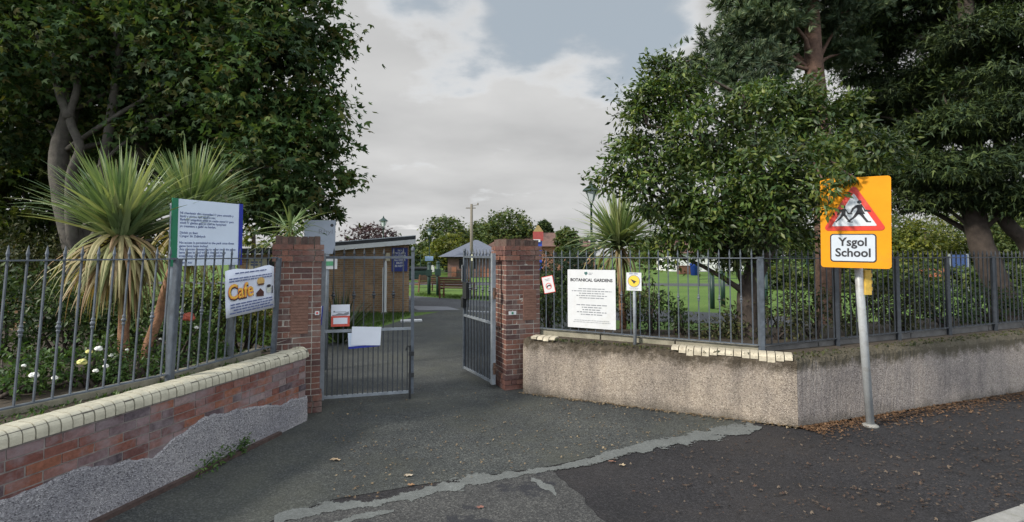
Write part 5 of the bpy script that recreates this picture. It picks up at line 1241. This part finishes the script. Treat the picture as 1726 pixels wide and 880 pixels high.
for (px, py, Y, r, k_, kz) in [(1560, 20, 11.5, 110, 1, .5), (1500, 60, 12, 80, 1, .45), (1640, 60, 10, 100, 1, .4), (1700, 130, 9.6, 90, 1, .35), (1590, 120, 11, 90, 1, .35), (1520, 160, 11.5, 90, 1, .35), (1660, 200, 9.7, 110, 1, .3), (1580, 215, 10.3, 85, 1, .3), (1700, 265, 9.5, 80, 1, .3), (1610, 285, 9.8, 95, 1, .28), (1540, 270, 10.6, 75, 1, .35), (1660, 330, 10, 90, 1, .25), (1570, 335, 10.5, 80, 1, .25), (1750, 330, 9.6, 90, 1, .4), (1740, 60, 9.6, 100, 1, .5), (1780, 200, 9.6, 100, 1, .5), (1600, -80, 11, 160, 1, .5), (1730, -60, 10.4, 150, 1, .5), (1480, -20, 12.4, 90, 1, .5), (1470, 120, 12.6, 60, 1, .6), (1450, 190, 12.6, 60, 1, .5), (1500, 230, 13.2, 95, 1, .7), (1440, 290, 13.2, 80, 1, .7), (1560, 300, 13, 90, 1, .5), (1600, 170, 13, 120, 1, .7), (1420, 60, 13.4, 90, 1, .7)]:
    con_l += px_lobes([(px, py, Y, r, k_, kz)])
tree('cypress_tree', 'broad dark conifer with layered drooping sprays at the right edge', [(tb, .26), (D(1672, 460, 10.2), .22), (D(1650, 400, 10.2), .20), (D(1640, 340, 10.25), .19), (D(1640, 250, 10.3), .17), (D(1630, 80, 10.4), .15), (D(1625, -120, 10.5), .1)],
     con_l, BARKD, L_CON, T_SPRAY, .15, 170, .30, 60, twigs=1, up=.9, droop=.35, flat=.35, shell=.3)
tree('leaning_conifer', 'bare leaning grey trunk at right edge beside the broad conifer', [(Vector(((1770 - CX) / F * 10, 10, .6)), .17), (D(1735, 420, 10), .14), (D(1700, 380, 10), .12), (D(1680, 330, 10.1), .11), (D(1690, 200, 10.3), .1)],
     px_lobes([(1700, 300, 10.6, 40, 1, .4), (1760, 260, 10.6, 60, 1, .4)]), BARKD, L_CON, T_SPRAY, .2, 80, .3, 26, twigs=0, flat=.4)
HG = 'shrubs behind the right railing'
for lb, px, Y, zb, r, m_, sz in [('bright leafed climbing shrub hugging the railing by the right pillar', 925, 8.75, .75, (.24, .22, .50), L_MAG, .08), ('dark shrub behind the left half of the botanical gardens notice', 975, 9.0, .75, (.40, .3, .50), L_SHR, .08),
        ('dark upright shrub right of the yellow disc sign', 1098, 8.2, .78, (.22, .25, .46), L_SHR, .08), ('thin upright shrub on the lawn edge left of the green posts', 1140, 8.0, .78, (.11, .16, .28), L_SHR, .07),
        ('low dull hedge shrub left of the leaning trunk', 1195, 7.85, .75, (.42, .28, .17), L_OLIVE, .07), ('hedge shrub just left of the leaning trunk', 1235, 7.75, .75, (.22, .28, .26), L_OLIVE, .07), ('hedge shrub just right of the leaning trunk', 1308, 7.5, .78, (.34, .28, .42), L_OLIVE, .075), ('twiggy hedge shrub left of the pine trunk', 1368, 7.6, .78, (.36, .28, .45), L_OLIVE, .075),
        ('tall dull shrub directly behind the sign pole', 1438, 7.95, .8, (.42, .3, .48), L_OLIVE, .075), ('brownish hedge shrub right of the sign pole', 1512, 8.35, .8, (.46, .3, .48), L_OLIVE, .08), ('low spiky hedge shrub beyond the second dark post', 1585, 8.75, .82, (.45, .3, .36), L_SHR, .085), ('low hedge shrub in front of the conifer trunk', 1660, 9.05, .85, (.5, .3, .36), L_SHR, .085), ('hedge shrub at the right frame edge', 1745, 9.4, .87, (.5, .3, .38), L_SHR, .085),
        ('ivy coloured shrub between palm and lawn', 1072, 9.3, .7, (.3, .3, .42), L_OLIVE, .08)]:
    shrub('hedge_shrub', lb, ((px - CX) / F * Y, Y, zb), r, m_, size=sz, per=46, group=HG, n_per=24)
shrub('feathery_shrub', 'tall feathery grey green shrub left of the tall cabbage palm', ((985 - CX) / F * 12, 12, 0), (.75, .6, 1.25), L_PINE, T_TUFT, .16, 22, .22, 12)
shrub('feathery_shrub', 'reddish brown leafed bush above the right pillar side', ((925 - CX) / F * 14, 14, 0), (.55, .5, 1.15), L_OLIVE, size=.1, per=30)

# ================================================================== FAR TREES
FG = 'trees at the far side of the park'
def far(label, px, pyt, Y, wpx, m_, bark=BARKD, cnt=5, name='park_tree', hp=None):
    top = D(px, pyt, Y).z; X = (px - CX) / F * Y; rw = wpx * Y / F / 2
    hgt = top; rz = min(hgt * .42, rw * 1.1); lob = [((X, Y, hgt - rz), (rw * .8, rw * .8, rz))]
    for k_ in range(cnt):
        a = random.uniform(0, 6.28); q = random.uniform(.35, .6); lob.append(((X + math.cos(a) * rw * q, Y + math.sin(a) * rw * q, hgt - rz * random.uniform(.9, 1.6)), (rw * .48, rw * .48, rz * .5)))
    s = max(.16, Y * .0055)
    return tree(name, label, [(Vector((X, Y, 0)), .03 * hgt), (Vector((X, Y, hgt * .35)), .024 * hgt), (Vector((X, Y, hgt * .8)), .01 * hgt)], lob, bark, m_, T_STAR, s, 70 / max(1, rw ** 1.1), rw * .22, 26, group=FG, twigs=0)
far('purple leaved tree above the kiosk roof', 622, 378, 40, 118, L_PURP, name='purple_tree')
far('small green tree right of the purple one behind the lamp', 672, 400, 42, 50, L_FAR)
far('spiky dark green tree left of the utility pole', 752, 366, 58, 96, L_FAR)
far('pale bushy tree in front of the spiky one', 760, 395, 52, 80, L_YEL)
far('rounded tree right of the utility pole', 858, 354, 66, 104, L_FAR)
far('rounded olive tree behind the pole', 815, 372, 70, 60, L_FAR)
far('low tree at the far left of the lawn view', 712, 410, 62, 70, L_FAR)
far('small conifer beside the red tower', 918, 372, 75, 24, L_CON, name='small_conifer')
far('wispy birch left of the tall cabbage palm', 955, 385, 40, 44, L_FAR)
for i, (px, top, Y, wd) in enumerate([(1120, 395, 70, 130), (1290, 360, 50, 150), (1400, 370, 46, 140), (1480, 350, 42, 150), (1560, 365, 38, 120), (1640, 340, 40, 160), (1740, 330, 36, 180), (1210, 405, 75, 120)]):
    far(['low tree behind the white building', 'dark tree beyond the lawn behind the leaning trunk', 'dark tree beyond the lawn behind the pine trunk', 'tree beyond the lawn right of the school sign', 'pale tree seen under the conifer boughs', 'shaded tree behind the conifer trunk', 'tree at the right frame edge beyond the lawn', 'low tree left of the white building roof'][i], px, top, Y, wd, L_FAR if i != 4 else L_YEL)
for i, (px, Y, wd) in enumerate([(1330, 30, 120), (1450, 28, 130), (1540, 27, 110), (1680, 26, 150)]):
    X = (px - CX) / F * Y; shrub('park_bush', ['bush on the lawn edge behind the hedge left of the pine', 'bush on the lawn edge behind the school sign', 'bush on the lawn behind the brownish hedge', 'bush on the lawn behind the conifer trunk'][i], (X, Y, 0), (wd * Y / F / 2, 1.2, .8), L_FAR, T_STAR, .2, 12, .35, 20)

# ================================================================== SMALL STUFF ON THE GROUND
def litter(n, fn, name, label, size, m_=L_FALL, T=T_STAR, z=.012):
    P = np.array([(*fn(), z + random.uniform(0, .008)) for _ in range(n)]); U = rng.normal(size=(n, 3)) * .28 + np.array((0, 0, 1)); A = rng.normal(size=(n, 3)) * np.array((1, 1, .12))
    o = leaves(name, P, A, U, size * rng.uniform(.5, 1.3, n), T, m_); return tag(o, label, 'leaf litter', kind='stuff')
def on_pave():
    while True:
        px = random.uniform(1000, 1760); py = 880 - (880 - 640) * random.random() ** .7
        p = G(px, py); q = Vector((p.x, p.y)) - WC
        if wdir.x * q.y - wdir.y * q.x < -.05 and (px - 1000) / 760 > random.random() * .9 and Vector((p.x - K0.x, p.y - K0.y)).dot(Vector((-kd.y, kd.x))) > 0: return p.x, p.y
litter(1500, on_pave, 'leaf_litter', 'brown fallen leaves scattered over the dark pavement', .026)
def by_wall():
    s = random.random() ** 1.3 * 6; d = abs(random.gauss(0, .16)) + .02; p = WC + wdir * s - Vector((-wdir.y, wdir.x)) * d; return p.x, p.y
litter(2600, by_wall, 'leaf_litter', 'rusty fallen leaves gathered along the foot of the roadside wall', .028, L_RUST)
def fore_pt():
    while True:
        px, py = random.uniform(560, 1250), 650 + 200 * random.random()
        p = G(px, py); a = Vector((.13, 7.66)); d = (WC - a).normalized(); q = Vector((p.x, p.y)) - a
        if (d.x * q.y - d.y * q.x) < -.03 and random.random() < .25 + .75 * max(0, (px - 800) / 450) and py < 872 - (px - 470) * .2: return p.x, p.y
litter(620, fore_pt, 'leaf_litter', 'small dry leaves sprinkled over the tarmac forecourt', .023, L_TAN)
def by_front():
    a = Vector((.13, 7.66)); u_ = random.random(); p = a.lerp(WC, u_) + Vector((-.43, -.9)) * (abs(random.gauss(0, .05)) + .015); return p.x, p.y
litter(420, by_front, 'leaf_litter', 'dry leaves along the foot of the buff pebbledash wall', .03, L_TAN)
for i, (px, py, s, lb) in enumerate([(565, 777, .055, 'large curled tan leaf on the forecourt left of the other big leaves'), (688, 803, .045, 'pale curled leaf on the forecourt above the cement strip'), (692, 819, .036, 'small orange leaf touching the cement strip'), (1031, 780, .042, 'rusty leaf lying on the dark tarmac edge'), (1049, 786, .045, 'pale tan leaf beside the rusty leaf on dark tarmac'), (808, 857, .035, 'reddish leaf on the worn pavement at the bottom')]):
    p = G(px, py); t = MB()
    r_ = random.Random(i); K = 11; vs = [(0, 0, .006)]
    for q in range(K):
        a = 2 * math.pi * q / K + r_.uniform(-.1, .1); rr = s * (.55 if q % 2 else 1.0) * r_.uniform(.8, 1.1); vs.append((math.cos(a) * rr, math.sin(a) * rr * .7, .004 + r_.uniform(0, .3) * s))
    t.add(vs, [(0, q + 1, (q + 1) % K + 1) for q in range(K)]); o = t.build('fallen_leaf', mat('tan leaf', [(.30, .22, .14), (.38, .32, .24), (.28, .16, .08), (.24, .12, .08), (.36, .28, .18), (.18, .08, .06)][i], .8, .3, 30), None); o.location = (p.x, p.y, .006)
    tag(o, lb, 'leaf')
# grass by the kiosk and along the path edge
def tuftgrass(poly_fn, n, name, label, h=.10):
    P = np.array([(*poly_fn(), -.01) for _ in range(n)]); A = rng.normal(size=(n, 3)) * .35 + np.array((0, 0, 1)); U = rng.normal(size=(n, 3))
    T = (np.array([(-.06, 0, 0), (.06, 0, 0), (.03, .6, .05), (0, 1, .2), (-.03, .6, .05)]), [(0, 1, 2, 3, 4)])
    o = leaves(name, P, A, U, h * rng.uniform(.5, 1.3, n), T, L_GRASS); return tag(o, label, 'grass', kind='stuff')
def g1_():
    v = random.random(); y = 11.1 + 6.8 * v; xr = -4.2 + (.85 * v); return random.uniform(-7.5, xr + random.uniform(-.12, .05)), y
tuftgrass(g1_, 14000, 'grass', 'green grass strip in front of the kiosk wall', .11)
def g2_():
    a = Vector((-4.8, 25.3)).lerp(Vector((3.4, 20.1)), random.random()); return a.x + random.uniform(-.3, .3), a.y + random.uniform(0, 1.5)
tuftgrass(g2_, 7000, 'grass', 'uneven grass along the far edge of the park path', .10)

# marks belong to the board they are printed on, limbs to their trunk
for root in [o for o in COL.objects if o.parent is None]:
    kids = [o for o in COL.objects if o.parent == root]
    host = next((k for n_ in ('backing_board', 'board', 'plate', 'cloth', 'trunk') for k in kids if k.name.split('.')[0] == n_), None)
    if not host: continue
    for k in kids:
        b = k.name.split('.')[0]
        if k is host or b in ('post', 'pole', 'pole_foot', 'yellow_bracket', 'clamp', 'crown', 'lower_panel', 'green_lettering_band', 'red_border', 'foot', 'panel'): continue
        ml = host.matrix_local.inverted() @ k.matrix_local
        k.parent = host; k.matrix_parent_inverse = Matrix(); k.matrix_local = ml
